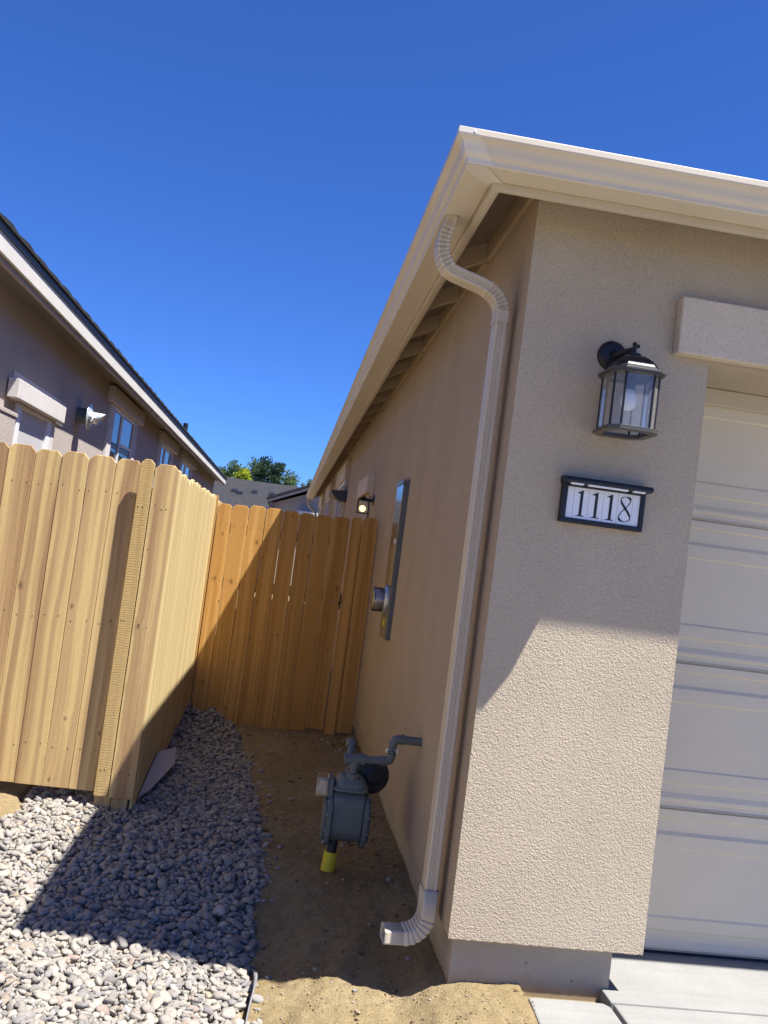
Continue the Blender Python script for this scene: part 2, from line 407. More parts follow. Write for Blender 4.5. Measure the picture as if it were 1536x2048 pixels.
def stone_mesh(name, items, mat):
    V = []; F = []; Cc = []; base = 0
    near, nf = pebble_variants(3, 14); far, ff = pebble_variants(2, 14)
    for (x, y, z, a, b, c, yaw, tx, ty, lod) in items:
        vs, fs = (near, nf) if lod else (far, ff)
        v = vs[int(rng.integers(14))]*np.array([a, b, c])
        cz, sz = math.cos(yaw), math.sin(yaw)
        M = Matrix.Rotation(tx, 3, 'X') @ Matrix.Rotation(ty, 3, 'Y') @ Matrix.Rotation(yaw, 3, 'Z')
        v = v @ np.array(M).T + np.array([x, y, z])
        V.append(v); F.append(fs + base); base += len(v)
        col = PAL[rng.choice(len(PAL), p=PW)]*(.88 + .24*rng.random())
        Cc.append(np.tile(np.append(col, 1.0), (len(v), 1)))
    V = np.concatenate(V).astype(np.float32); F = np.concatenate(F).astype(np.int32); Cc = np.concatenate(Cc).astype(np.float32)
    me = bpy.data.meshes.new(name); me.vertices.add(len(V)); me.vertices.foreach_set('co', V.ravel())
    me.loops.add(F.size); me.loops.foreach_set('vertex_index', F.ravel())
    me.polygons.add(len(F)); me.polygons.foreach_set('loop_start', np.arange(0, F.size, 3, dtype=np.int32))
    me.polygons.foreach_set('use_smooth', np.ones(len(F), dtype=bool))
    at = me.color_attributes.new('bcol', 'FLOAT_COLOR', 'POINT'); at.data.foreach_set('color', Cc.ravel())
    me.update(calc_edges=True); me.validate()
    me.materials.append(mat); o = bpy.data.objects.new(name, me); COL.objects.link(o); return o
def mat_pebble():
    s = N('river_pebble'); p = s.pos(); at, bc = s.bcol()
    a = s.noise(p, 55, 4, .6); b = s.noise(p, 330, 2, .6)
    c = s.mix(s.ramp(a, [(.32, .78), (.62, 1.05)]), (0, 0, 0), at)
    c = s.mix(s.ramp(b, [(.3, .85), (.6, 1.)]), (0, 0, 0), c)
    return s.set(c, .8, 0, s.bump(s.math('ADD', a, s.math('MULTIPLY', b, .3)), .25, .004), .25)
PEB = mat_pebble()
def make_gravel():
    res = .006; X0, X1, Y0, Y1 = -2.25, -.45, -1.15, 4.75
    nx, ny = int((X1-X0)/res), int((Y1-Y0)/res)
    H = np.zeros((nx, ny), dtype=np.float32)
    for i in range(0, nx, 8):
        for j in range(0, ny, 8): H[i:i+8, j:j+8] = gz(X0+i*res, Y0+j*res)
    items = []; H0 = H.copy()
    def gz0(x, y): return float(H0[min(nx-1, int((x-X0)/res)), min(ny-1, int((y-Y0)/res))])
    def drop(x, y, a, b, c, yaw, lod, sink=.12):
        i, j = int((x-X0)/res), int((y-Y0)/res); r = int(max(a, b)/res)+1
        if i-r < 0 or j-r < 0 or i+r >= nx or j+r >= ny: return
        gx, gy = np.meshgrid(np.arange(-r, r+1)*res, np.arange(-r, r+1)*res, indexing='ij')
        cz, sz = math.cos(yaw), math.sin(yaw); lx = (gx*cz+gy*sz)/a; ly = (-gx*sz+gy*cz)/b; d = lx*lx+ly*ly; msk = d < 1
        if not msk.any(): return
        W = H[i-r:i+r+1, j-r:j+r+1]; prof = np.sqrt(np.clip(1-d, 0, 1))*c
        # rest height: mostly touching, allowed to nestle
        z = float(np.percentile((W + prof)[msk], 62)) if sink is None else float(np.percentile(W[msk], 60)) + c*(1-sink)
        inner = d < .6
        gxm = float(W[gx > 0][inner[gx > 0]].mean() - W[gx < 0][inner[gx < 0]].mean())/(a) if inner.any() else 0
        gym = float(W[gy > 0][inner[gy > 0]].mean() - W[gy < 0][inner[gy < 0]].mean())/(a)
        tx = max(-.5, min(.5, gym*.7)) + rng.normal(0, .12); ty = max(-.5, min(.5, -gxm*.7)) + rng.normal(0, .12)
        W[msk] = np.maximum(W[msk], (z+prof)[msk])
        items.append((x, y, z, a, b, c, yaw, tx, ty, lod))
    def inside(x, y, grow=0.):
        e = gr_right(y) + .022*fbm(x, y, 6., 2, 9.) + grow
        if x > e: return False
        lx = -1.93 if y > 1.0 else -2.3
        if x < lx + .05*fbm(x, y, 5., 2, 2.) : return False
        if y > 4.33 and x > -1.08: return False
        return True
    tgt = [(9500, 1.15), (10500, 1.05), (10500, .98), (6500, .88)]
    for li, (n, ks) in enumerate(tgt):
        for _ in range(n):
            best = None
            for _t in range(4 if li else 3):
                y = Y0 + (Y1-Y0)*rng.random(); x = X0 + (X1-X0)*rng.random()
                if not inside(x, y, -.018*li): continue
                i_, j_ = min(nx-1, int((x-X0)/res)), min(ny-1, int((y-Y0)/res)); hh = float(H[i_, j_]) - gz0(x, y)
                if best is None or hh < best[0]: best = (hh, x, y)
            if best is None or best[0] > .036: continue
            _, x, y = best
            L = float(np.clip(rng.lognormal(math.log(.0112), .30), .0055, .0215))*ks
            drop(x, y, L*rng.uniform(1.0, 1.5), L*rng.uniform(.72, 1.0), L*rng.uniform(.45, .72), rng.uniform(0, math.pi), y < .7)
    # pile pushed up towards the gate corner
    for _ in range(2600):
        y = 3.1 + 1.45*rng.random()**.6; x = -1.42 + .55*rng.random()**1.3
        if not inside(x, y, -.05): continue
        L = float(np.clip(rng.lognormal(math.log(.0115), .28), .006, .022))
        drop(x, y, L*rng.uniform(1.0, 1.5), L*rng.uniform(.7, 1.0), L*rng.uniform(.5, .8), rng.uniform(0, math.pi), False)
    # strays on the soil
    for _ in range(95):
        y = Y0 + (4.4-Y0)*rng.random(); x = gr_right(y) + abs(rng.normal(0, .055))
        L = float(np.clip(rng.lognormal(math.log(.011), .5), .004, .026))
        drop(x, y, L*1.3, L*.85, L*.55, rng.uniform(0, math.pi), y < 1.0, .8)
    for _ in range(60):
        y = rng.uniform(-.6, 4.2); x = rng.uniform(gr_right(y), -.1)
        L = float(np.clip(rng.lognormal(math.log(.007), .5), .003, .018))
        drop(x, y, L*1.3, L*.85, L*.55, rng.uniform(0, math.pi), y < 1.0, .8)
    o = stone_mesh('gravel', items, PEB)
    tag(o, 'grey river pebbles spread in a strip beside the soil', kind='stuff')
make_gravel()
def make_grit():
    items = []
    for _ in range(5200):
        y = -.75 + 5.0*rng.random()**1.8; x = rng.uniform(gr_right(min(y, 4.6))-.03, .32 if y < -.02 else -.0)
        r = float(np.clip(rng.lognormal(math.log(.0022), .5), .0012, .008))
        items.append((x, y, gz(x, y)+.001, r*1.3, r, r*.8, rng.uniform(0, 3), 0, 0, False))
    for _ in range(420):
        y = rng.choice([rng.uniform(.9, 4.3), rng.uniform(3.6, 4.5), rng.uniform(-.3, 4.2)]); x = -abs(rng.normal(0, .14)) if rng.random() < .5 else rng.uniform(gr_right(min(y, 4.6)), -.02)
        r = float(np.clip(rng.lognormal(math.log(.007), .5), .003, .020)); items.append((x, y, gz(x, y)+.002, r*1.3, r, r*.7, rng.uniform(0, 3), 0, 0, False))
    base, f = ico(1)
    V = []; F = []; Cc = []; b = 0
    for (x, y, z, a, bb, c, yaw, *_r) in items:
        v = base*np.array([a, bb, c])*(1+.25*rng.standard_normal((len(base), 1))*.6); cz, sz = math.cos(yaw), math.sin(yaw)
        v = v @ np.array([[cz, sz, 0], [-sz, cz, 0], [0, 0, 1]]) + np.array([x, y, z]); V.append(v); F.append(f+b); b += len(v)
        col = np.array([(.28,.2,.115),(.34,.27,.17),(.17,.11,.06),(.3,.28,.25)][int(rng.choice(4, p=[.42,.25,.25,.08]))])*rng.uniform(.8, 1.15)
        Cc.append(np.tile(np.append(col, 1.), (len(v), 1)))
    V = np.concatenate(V); F = np.concatenate(F); Cc = np.concatenate(Cc).astype(np.float32)
    me = bpy.data.meshes.new('soil_grit'); me.from_pydata(V.tolist(), [], F.tolist())
    at = me.color_attributes.new('bcol', 'FLOAT_COLOR', 'POINT'); at.data.foreach_set('color', Cc.ravel())
    me.materials.append(PEB); o = bpy.data.objects.new('soil_grit', me); COL.objects.link(o)
    tag(o, 'loose sand grains and small clods on the bare soil', kind='stuff')
make_grit()

# ------------------------------------------------------------------ concrete
def concrete():
    b = MB(); b.box(.612, 9.4, -.054, .62, -.42, -.150, 0); o = b.build('garage_slab', SLAB, bevel=.006); tag(o, 'pale concrete slab under the garage door', kind='structure')
    b = MB(); b.box(.618, 7.6, -9, -.060, -.42, -.151, 0); o = b.build('driveway', SLAB, bevel=.008); tag(o, 'pale concrete driveway in front of the garage', kind='structure')
    b = MB()
    b.prism([(.305, -.050), (.47, -.046), (.585, -.050), (.606, -.075), (.606, -9), (.262, -9), (.262, -1.2), (.285, -.35)], -.42, -.156)
    o = b.build('path', SLAB, bevel=.008); tag(o, 'narrow concrete strip beside the driveway', kind='structure')
concrete()
def street():
    b = MB(); b.box(-60, 60, -19, -9.6, -.6, -.30); o = b.build('street', mat_paint('asphalt', (.05, .05, .052), .9, .4, 60)); tag(o, 'unseen dark asphalt street before the houses, added to cut bounced light', kind='structure')  # out of view; added dark so less light bounces onto the walls
    b = MB(); b.box(-60, 60, -9.6, -9.02, -.6, -.165); o = b.build('kerb', SLAB, bevel=.02); tag(o, 'concrete kerb along the street', kind='structure')
street()

# ------------------------------------------------------------------ our house
H = empty('tan_house', (0, 0, 0), 'tan stucco house with cream gutter, grey garage door and its downspout at the corner', 'house')
HW, HL = 9.0, 21.0
WT = 2.885
def rough_edge(pts): return pts
def wall_front():
    b = MB(); D = .40
    # pillar front with the opening cut out, finely cut so its lower edge can be uneven
    nx = 60; xs = [.738*i/nx for i in range(nx+1)]
    zs = [0.0, .006, .014, .03, .5, 1.0, 1.5, 2.0, 2.236, 2.26, WT]
    def P(x, z, y=0.):
        e = .004*mnoise.noise(Vector((x*60, 3., 1.))) if z < .02 else 0
        ex = 0
        if x <= .001 or x >= .737: ex = .0016*mnoise.noise(Vector((z*70, x, 2.)))
        return (x+ex, y + (.005 if z == 0.0 else 0), z+e)
    zf = []
    z = 0.0
    while z < 2.236: zf.append(z); z += .03
    zf[1:1] = [.004, .012]; zf += [2.236, 2.4, 2.6, WT]
    vs = [P(x, z) for z in zf for x in xs]; n = nx+1
    fs = [(j*n+i, j*n+i+1, (j+1)*n+i+1, (j+1)*n+i) for j in range(len(zf)-1) for i in range(nx)]
    b.add(vs, fs)
    # underside of the stucco and the reveal of the opening
    b.add([(x, 0.005, 0.0+.004*mnoise.noise(Vector((x*60, 3., 1.)))) for x in xs] + [(x, .07, .004) for x in xs], [(i+1, i, n+i, n+i+1) for i in range(nx)])
    b.add([(.738, 0, 0), (.738, D, 0), (.738, D, 2.236), (.738, 0, 2.236)], [(0, 1, 2, 3)])
    b.add([(.738, 0, 2.236), (.738, D, 2.236), (5.7, D, 2.236), (5.7, 0, 2.236)], [(0, 1, 2, 3)])
    b.add([(.738, 0, 2.236), (5.7, 0, 2.236), (5.7, 0, WT), (.738, 0, WT)], [(0, 1, 2, 3)])
    b.add([(5.7, 0, -.15), (HW, 0, -.15), (HW, 0, WT), (5.7, 0, WT)], [(0, 1, 2, 3)])
    b.add([(5.7, 0, -.15), (5.7, D, -.15), (5.7, D, 2.236), (5.7, 0, 2.236)], [(3, 2, 1, 0)])
    b.add([(HW, 0, -.15), (HW, HL, -.15), (HW, HL, WT), (HW, 0, WT)], [(0, 1, 2, 3)])
    b.add([(0, HL, -.15), (HW, HL, -.15), (HW, HL, WT), (0, HL, WT)], [(3, 2, 1, 0)])
    # garage inner wall behind the door plane so nothing shows through
    b.add([(.5, .5, -.15), (6, .5, -.15), (6, .5, WT), (.5, .5, WT)], [(0, 1, 2, 3)])
    b.build('front_wall', STUCCO, H, recalc=False)
    b = MB()
    ys = [0.0] + list(np.arange(.05, 6, .05)) + [6 + .5*i for i in range(1, 31)]; ys = [y for y in ys if y < HL] + [HL]
    zf = [0.0, .006, .02, .5, 1., 1.5, 2., 2.5, WT]
    vs = [(0 + (.004 if z == 0 else 0) + (.0016*mnoise.noise(Vector((z*70, 0, 2.))) if y == 0 else 0), y, z + (.003*mnoise.noise(Vector((y*50, 7., 1.))) if z < .01 else 0)) for z in zf for y in ys]; n = len(ys)
    fs = [(j*n+i+1, j*n+i, (j+1)*n+i, (j+1)*n+i+1) for j in range(len(zf)-1) for i in range(n-1)]
    b.add(vs, fs)
    b.add([(0.004, y, 0.0) for y in ys] + [(.05, y, .003) for y in ys], [(i, i+1, n+i+1, n+i) for i in range(n-1)])
    b.build('side_wall', STUCCO_SHADED, H, recalc=False)
    b = MB()
    nz = 40; vs = []
    b.add([(.03, .046, -.45), (.640, .046, -.45), (.640, .046, .02), (.03, .046, .02)], [(0, 1, 2, 3)])
    b.add([(.03, HL, -.45), (.03, .046, -.45), (.03, .046, .02), (.03, HL, .02)], [(0, 1, 2, 3)])
    b.add([(.640, .046, -.45), (.640, .45, -.45), (.640, .45, .02), (.640, .046, .02)], [(0, 1, 2, 3)])
    b.build('foundation', FOUND, H, recalc=False)
    # lintel band over the garage opening
    b = MB(); b.box(.586, 5.85, -.055, .0, 2.246, 2.462); l = b.build('lintel', STUCCO_TRIM, H, bevel=.006); l['label'] = 'pale stucco band over the garage opening'
wall_front()

def garage_door():
    g = MB(); Y = .40; x0, x1 = .72, 5.72
    prof = []
    T = 2.283
    while T > -.1:
        for dz, dy in ((.0, .012), (.003, .012), (.005, 0.), (.034, 0.), (.039, .009), (.096, .009), (.110, .0), (.163, .0), (.168, .006), (.444, .006), (.452, .001), (.502, .001), (.508, .010), (.545, .009), (.566, .001), (.578, .001), (.583, .007), (.600, .006), (.606, .0)):
            prof.append((Y + dy, T - dz))
        T -= .611
    prof = [p for p in prof if p[1] > -.135 and p[1] < 2.20] 
    prof = [(Y, 2.20)] + prof + [(Y, -.135), (Y+.04, -.135)]
    vs = [(x0, y, z) for y, z in prof] + [(x1, y, z) for y, z in prof]; n = len(prof)
    g.add(vs, [(i, i+1, n+i+1, n+i) for i in range(n-1)])
    d = g.build('garage_door', DOOR, H, recalc=False); d['label'] = 'pale grey sectional garage door'
    for p in d.data.polygons: pass
    s = MB(); s.box(x0, x1, Y+.006, Y+.034, -.149, -.130); s.build('bottom_seal', NAVY, d)
    t = MB(); t.box(.738, x1, Y-.035, Y-.004, 2.165, 2.234); t.build('door_stop', FASCIA, H, bevel=.003)
garage_door()

OV = .225
def eaves():
    # fascia, roof deck, rafters and blocks
    b = MB()
    b.box(-OV, HW+OV, -OV, -OV+.022, 2.664, 2.80); b.box(-OV, -OV+.022, -OV+.022, HL+.2, 2.664, 2.80)
    b.build('fascia', FASCIA, H, bevel=.002)
    b = MB()
    b.box(-OV+.0222, -OV+.0322, -OV+.03, HL+.19, 2.640+.03, 2.797)
    b.box(-OV+.0322, HW+OV, -OV+.0222, -OV+.0322, 2.670, 2.797)
    b.build('sub_fascia', FASCIA, H)
    # sloping roof deck seen from below, and shingled roof above (hip)
    sl = .42; zt = 2.800
    b = MB(); i = OV - .03
    z0 = zt; z1 = zt + sl*(i+.1)
    b.add([(-i, -i, z0), (HW+i, -i, z0), (HW+i, .1, z1), (.1, .1, z1)], [(3, 2, 1, 0)])
    b.add([(-i, -i, z0), (.1, .1, z1), (.1, HL+i, z1), (-i, HL+i, z0)], [(3, 2, 1, 0)])
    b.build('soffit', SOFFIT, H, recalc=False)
    b = MB(); e = OV + .03; zb = 2.834; W2 = (HW+2*e)/2; zr = zb + sl*W2
    c = [(-e, -e, zb), (HW+e, -e, zb), (HW+e, HL+e, zb), (-e, HL+e, zb), (HW/2, -e+W2, zr), (HW/2, HL+e-W2, zr)]
    b.add(c, [(0, 1, 4), (1, 2, 5, 4), (2, 3, 5), (3, 0, 4, 5)])
    b.build('roof', SHINGLE, H)
    y = .837 - .685*0
    k = 0
    while y < HL - .3:
        r = MB()
        r.prism([(-OV+.033, 2.700), (-.001, 2.795), (-.001, 2.882), (-OV+.033, 2.799)], y, y+.041, 'y')
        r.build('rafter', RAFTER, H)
        y += .66; k += 1
    b = MB(); y = -.2; ys = [-.001, .837]; 
    b.prism([(-.020, 2.785), (-.001, 2.785), (-.001, 2.88), (-.020, 2.873)], .0, .836, 'y')
    y = .879
    while y < HL-.5:
        b.prism([(-.020, 2.785), (-.001, 2.785), (-.001, 2.88), (-.020, 2.873)], y, y+.66-.043, 'y'); y += .66
    b.build('frieze_block', STUCCO_SHADED, H)
eaves()

GP = [(.228, 2.692), (.332, 2.690), (.3365, 2.693), (.338, 2.704), (.3405, 2.710), (.346, 2.714), (.352, 2.719), (.357, 2.728), (.360, 2.738), (.364, 2.747), (.371, 2.754), (.379, 2.758), (.384, 2.761), (.386, 2.766), (.386, 2.784), (.384, 2.7865), (.376, 2.7865), (.374, 2.784), (.374, 2.778)]
def gutter():
    b = MB(); n = len(GP); W, Lg = HW+.39, 21.25
    def seg(prof, pa, pb, off=0.):
        vs = [pa(o+off, z) for o, z in prof] + [pb(o+off, z) for o, z in prof]; m = len(prof)
        b.add(vs, [(i, i+1, m+i+1, m+i) for i in range(m-1)])
    seg(GP, lambda o, z: (-o, -o, z), lambda o, z: (W, -o, z))
    seg(GP, lambda o, z: (-o, Lg, z), lambda o, z: (-o, -o, z))
    # back, against the fascia
    b.add([(-.228, -.228, 2.692), (W, -.228, 2.692), (W, -.228, 2.80), (-.228, -.228, 2.80)], [(3, 2, 1, 0)])
    b.add([(-.228, -.228, 2.692), (-.228, Lg, 2.692), (-.228, Lg, 2.80), (-.228, -.228, 2.80)], [(0, 1, 2, 3)])
    # end cap
    b.add([(-o, Lg, z) for o, z in GP] + [(-.228, Lg, 2.78)], [tuple(range(n+1))])
    g = b.build('gutter', CREAM, H, recalc=False)
    so = g.modifiers.new('thick', 'SOLIDIFY'); so.thickness = .0012; so.offset = 0
    # mitre strips at the corner
    b = MB(); pr = [p for p in GP[1:15]]; off = .0022; m = len(pr)
    def wd(z): return .012 + .022*(2.79-z)/.10
    vs = [(-o-off, -o-off, z) for o, z in pr] + [(-o-off+.052+wd(z), -o-off, z) for o, z in pr]; b.add(vs, [(i, i+1, m+i+1, m+i) for i in range(m-1)])
    vs = [(-o-off, -o-off+.045, z) for o, z in pr] + [(-o-off, -o-off, z) for o, z in pr]; b.add(vs, [(i, i+1, m+i+1, m+i) for i in range(m-1)])
    # bottom flap
    b.add([(-.335, -.335, 2.688), (-.225, -.225, 2.688), (-.19, -.228, 2.688), (-.27, -.335, 2.688)], [(0, 1, 2, 3)])
    b.add([(-.335, -.335, 2.6875), (-.335, -.285, 2.6875), (-.228, -.18, 2.6875), (-.225, -.225, 2.6875)], [(3, 2, 1, 0)])
    b.m = 0; b.lathe([(.0045, 0), (.0045, .001), (.002, .002), (0, .0025)], (-.335, -.3885, 2.772), (0, -1, 0), 10)
    s = b.build('corner_strip', mat_paint('corner_strip_paint', (.68, .64, .56), .3, .03), g, recalc=False); so = s.modifiers.new('thick', 'SOLIDIFY'); so.thickness = .0012; so.offset = 0
gutter()

def rect_sec(w, d, ribs=True):
    # section in (a = across front, b = depth); corrugated faces
    pts = []; hw, hd = w/2, d/2; r = .007
    def rib(t): return .0036*(0.5-0.5*math.cos(2*math.pi*t)) if ribs else 0
    N1 = 41
    for i in range(N1):
        t = i/(N1-1); x = -hw+r + (w-2*r)*t; k = rib((t-.25)/.69*3) if .25 < t < .94 else 0; pts.append((x, -hd+k))
    for i in range(1, 5): a = -math.pi/2 + math.pi/2*i/5; pts.append((hw-r+r*math.cos(a), -hd+r+r*math.sin(a)))
    for i in range(12): pts.append((hw, -hd+r+(d-2*r)*i/11))
    for i in range(1, 5): a = math.pi/2*i/5; pts.append((hw-r+r*math.cos(a), hd-r+r*math.sin(a)))
    for i in range(8): pts.append((hw-r-(w-2*r)*i/7, hd))
    for i in range(1, 5): a = math.pi/2+math.pi/2*i/5; pts.append((-hw+r+r*math.cos(a), hd-r+r*math.sin(a)))
    for i in range(12): pts.append((-hw, hd-r-(d-2*r)*i/11))
    for i in range(1, 5): a = math.pi+math.pi/2*i/5; pts.append((-hw+r+r*math.cos(a), -hd+r+r*math.sin(a)))
    return pts
def sweep(b, path, sec, yc, scale=None, crimp=None):
    # path: list of (x, z) in a vertical plane y = yc
    n = len(sec); vs = []
    for i, p in enumerate(path):
        a = path[max(i-1, 0)]; c = path[min(i+1, len(path)-1)]
        t = Vector((c[0]-a[0], c[1]-a[1])).normalized(); nn = Vector((-t.y, t.x))   # in-plane normal
        s = 1.0 if scale is None else scale[i]
        for (q, d) in sec: vs.append((p[0]+nn.x*q*s, yc + d*s, p[1]+nn.y*q*s))
    fs = [(i*n+k, i*n+(k+1) % n, (i+1)*n+(k+1) % n, (i+1)*n+k) for i in range(len(path)-1) for k in range(n)]
    b.smooth = True; b.add(vs, fs); b.smooth = False
def arc(c, r, a0, a1, n): return [(c[0]+r*math.cos(a0+(a1-a0)*i/n), c[1]+r*math.sin(a0+(a1-a0)*i/n)) for i in range(n+1)]
def downspout(parent_house):
    YC = .165; KM = 1.0119
    def mp(path): return [(-.772 + (p[0]+.772)*KM, 1.3325 + (p[1]-1.3325)*KM) for p in path]
    sec = rect_sec(.049, .083); plain = rect_sec(.0465, .0795, False); secE = rect_sec(.0475, .081, True)
    b = MB(); sweep(b, mp([(-.065, z) for z in (2.335, 2.0, 1.5, 1.0, .5, .125)]), [( -q, d) for q, d in sec], YC)
    ds = b.build('downspout', PIPE, parent_house, recalc=True)
    def bend(c, r, a0, a1, crimps):   # crimped elbow
        p = []; sc = []
        for k in range(crimps):
            for t, q in ((0.0, .085), (.35, .075), (.80, .03), (.98, -.035)):
                a = a0 + (a1-a0)*(k+t)/crimps; p.append((c[0]+r*math.cos(a), c[1]+r*math.sin(a))); sc.append(1.0+q)
        p.append((c[0]+r*math.cos(a1), c[1]+r*math.sin(a1))); sc.append(1.0)
        return p, sc
    # upper offset: outlet, bend, slanted run, bend
    b = MB()
    key = [Vector(k) for k in ((-.303, 2.691), (-.312, 2.645), (-.325, 2.585), (-.322, 2.525), (-.288, 2.472), (-.235, 2.452), (-.180, 2.438), (-.130, 2.421), (-.090, 2.392), (-.068, 2.350), (-.0645, 2.300))]
    K = [key[0]*2-key[1]] + key + [key[-1]*2-key[-2]]; dense = []
    for i in range(1, len(K)-2):
        for k in range(24):
            t = k/24; a_, b_, c_, d_ = K[i-1], K[i], K[i+1], K[i+2]
            dense.append(.5*((2*b_) + (c_-a_)*t + (2*a_-5*b_+4*c_-d_)*t*t + (3*b_-a_-3*c_+d_)*t**3))
    dense.append(key[-1]); L_ = [0.]
    for a_, b_ in zip(dense, dense[1:]): L_.append(L_[-1] + (b_-a_).length)
    def at(q):
        q = max(0, min(L_[-1], q)); n_ = next(i for i, l in enumerate(L_) if l >= q-1e-9)
        if n_ == 0: return dense[0]
        return dense[n_-1].lerp(dense[n_], (q-L_[n_-1])/max(1e-9, L_[n_]-L_[n_-1]))
    path = [at(0)]; sc = [1.0]; TL = L_[-1]
    def plainrun(a_, b_):
        n_ = max(2, int((b_-a_)/.02))
        for k in range(n_+1): path.append(at(a_+(b_-a_)*k/n_)); sc.append(1.0)
    def crimprun(a_, b_, cnt):
        for k in range(cnt):
            for t, q in ((0.0, .10), (.35, .085), (.80, .03), (.97, -.04)): path.append(at(a_+(b_-a_)*(k+t)/cnt)); sc.append(1.0+q)
    plainrun(.01, .055); crimprun(.06, .235, 10); plainrun(.24, TL-.155); crimprun(TL-.15, TL-.022, 8); plainrun(TL-.02, TL)
    path = mp([(p[0], p[1]) for p in path]); path[0] = (path[0][0], 2.6915)
    sweep(b, path, [(-q, dd) for q, dd in secE], YC, sc)
    el = b.build('elbow', PIPE, ds)
    zt = 2.335
    b = MB(); sweep(b, mp([(-.065, zt+.004), (-.065, 2.29)]), [(-q*1.19, dd*1.13) for q, dd in plain], YC)
    b.lathe([(.004, 0), (.004, .0015), (0, .003)], (-.0856, YC-.02, 2.325), (-1, 0, 0), 10)
    b.build('connector_band', PIPE, ds)
    # bottom shoe
    b = MB(); r3 = .085; c3 = (-.065-r3, .04)
    p3, s3 = bend(c3, r3, 0.0, -math.pi/2, 7)
    path = [(-.065, .135), (-.065, .05)] + p3 + [(-.215, p3[-1][1]), (-.222, p3[-1][1])]
    sc = [1.12, 1.09] + [v*1.04 for v in s3] + [1.03, 1.03]
    sweep(b, mp(path), [(-q, dd) for q, dd in rect_sec(.050, .083, False)], 0.0, sc)
    sh = b.build('shoe', PIPE, None)
    so = sh.modifiers.new('thick', 'SOLIDIFY'); so.thickness = .0015; so.offset = 0
    # swing the outlet a little towards the yard front
    sh.matrix_world = Matrix.Translation((-.0566, YC, 0)) @ Matrix.Rotation(R(3), 4, 'Z') @ Matrix.Translation((.0566, 0, 0))
    sh.parent = ds
    # a strap holding the pipe to the wall
    return ds
downspout(H)
def far_downspout():
    b = MB(); pts = [(-.30, 21.1, 2.69), (-.30, 21.1, 2.58), (-.27, 21.1, 2.50), (-.20, 21.1, 2.44), (-.10, 21.1, 2.37), (-.06, 21.1, 2.28), (-.055, 21.1, 2.1), (-.055, 21.1, -.1)]
    b.tube(pts, .036, 10); o = b.build('rear_downspout', FASCIA, H)
far_downspout()

def side_openings():
    # door hood block and windows further back on the side wall
    b = MB(); b.box(-.062, 0, 5.40, 6.62, 1.955, 2.135); b.box(-.012, 0, 5.36, 6.66, 1.93, 2.165); l = b.build('door_head', STUCCO_TRIM, H, bevel=.004)
    b = MB(); b.box(-.02, .0, 5.50, 6.50, -.12, 1.95); d = b.build('side_door', mat_paint('tan_door', (.34, .265, .20), .6), H)
    for (y0, y1, z0, z1) in ((9.6, 11.6, 1.2, 2.40), (14.2, 15.8, 1.2, 2.40), (17.9, 19.4, 1.3, 2.40)):
        f = MB(); t = .10; pr = .045
        f.box(-pr, 0, y0-t, y0, z0, z1); f.box(-pr, 0, y1, y1+t, z0, z1); f.box(-pr, 0, y0-t, y1+t, z0-t, z0)
        f.box(-pr-.02, 0, y0-t-.05, y1+t+.05, z1, z1+.26)
        fw = f.build('window', STUCCO_TRIM, H, bevel=.004)
        g = MB(); g.box(-.012, -.004, y0, y1, z0, z1); g.build('pane', WINDOW, fw)
        g = MB(); w_ = .045
        g.box(-.03, -.002, y0, y0+w_, z0, z1); g.box(-.03, -.002, y1-w_, y1, z0, z1); g.box(-.03, -.002, y0+w_, y1-w_, z1-w_, z1); g.box(-.03, -.002, (y0+y1)/2-.02, (y0+y1)/2+.02, z0, z1-w_)
        g.build('sash', VINYL, fw)
side_openings()
# ------------------------------------------------------------------ wall things on our house
def octo(cx, cy, hx, hy, c):
    return [(cx-hx+c, cy-hy), (cx+hx-c, cy-hy), (cx+hx, cy-hy+c), (cx+hx, cy+hy-c), (cx+hx-c, cy+hy), (cx-hx+c, cy+hy), (cx-hx, cy+hy-c), (cx-hx, cy-hy+c)]
def loft(b, rings):
    n = len(rings[0][0]); vs = [(p[0], p[1], z) for poly, z in rings for p in poly]
    b.add(vs, [(i*n+k, i*n+(k+1) % n, (i+1)*n+(k+1) % n, (i+1)*n+k) for i in range(len(rings)-1) for k in range(n)])
    b.add([(p[0], p[1], rings[0][1]) for p in rings[0][0]], [tuple(range(n-1, -1, -1))]); b.add([(p[0], p[1], rings[-1][1]) for p in rings[-1][0]], [tuple(range(n))])
BRONZE = mat_metal('worn_bronze_metal', (.11, .098, .08), .30, .5, .1)
BULB = mat_simple('frosted_bulb', (.80, .82, .88), .35)
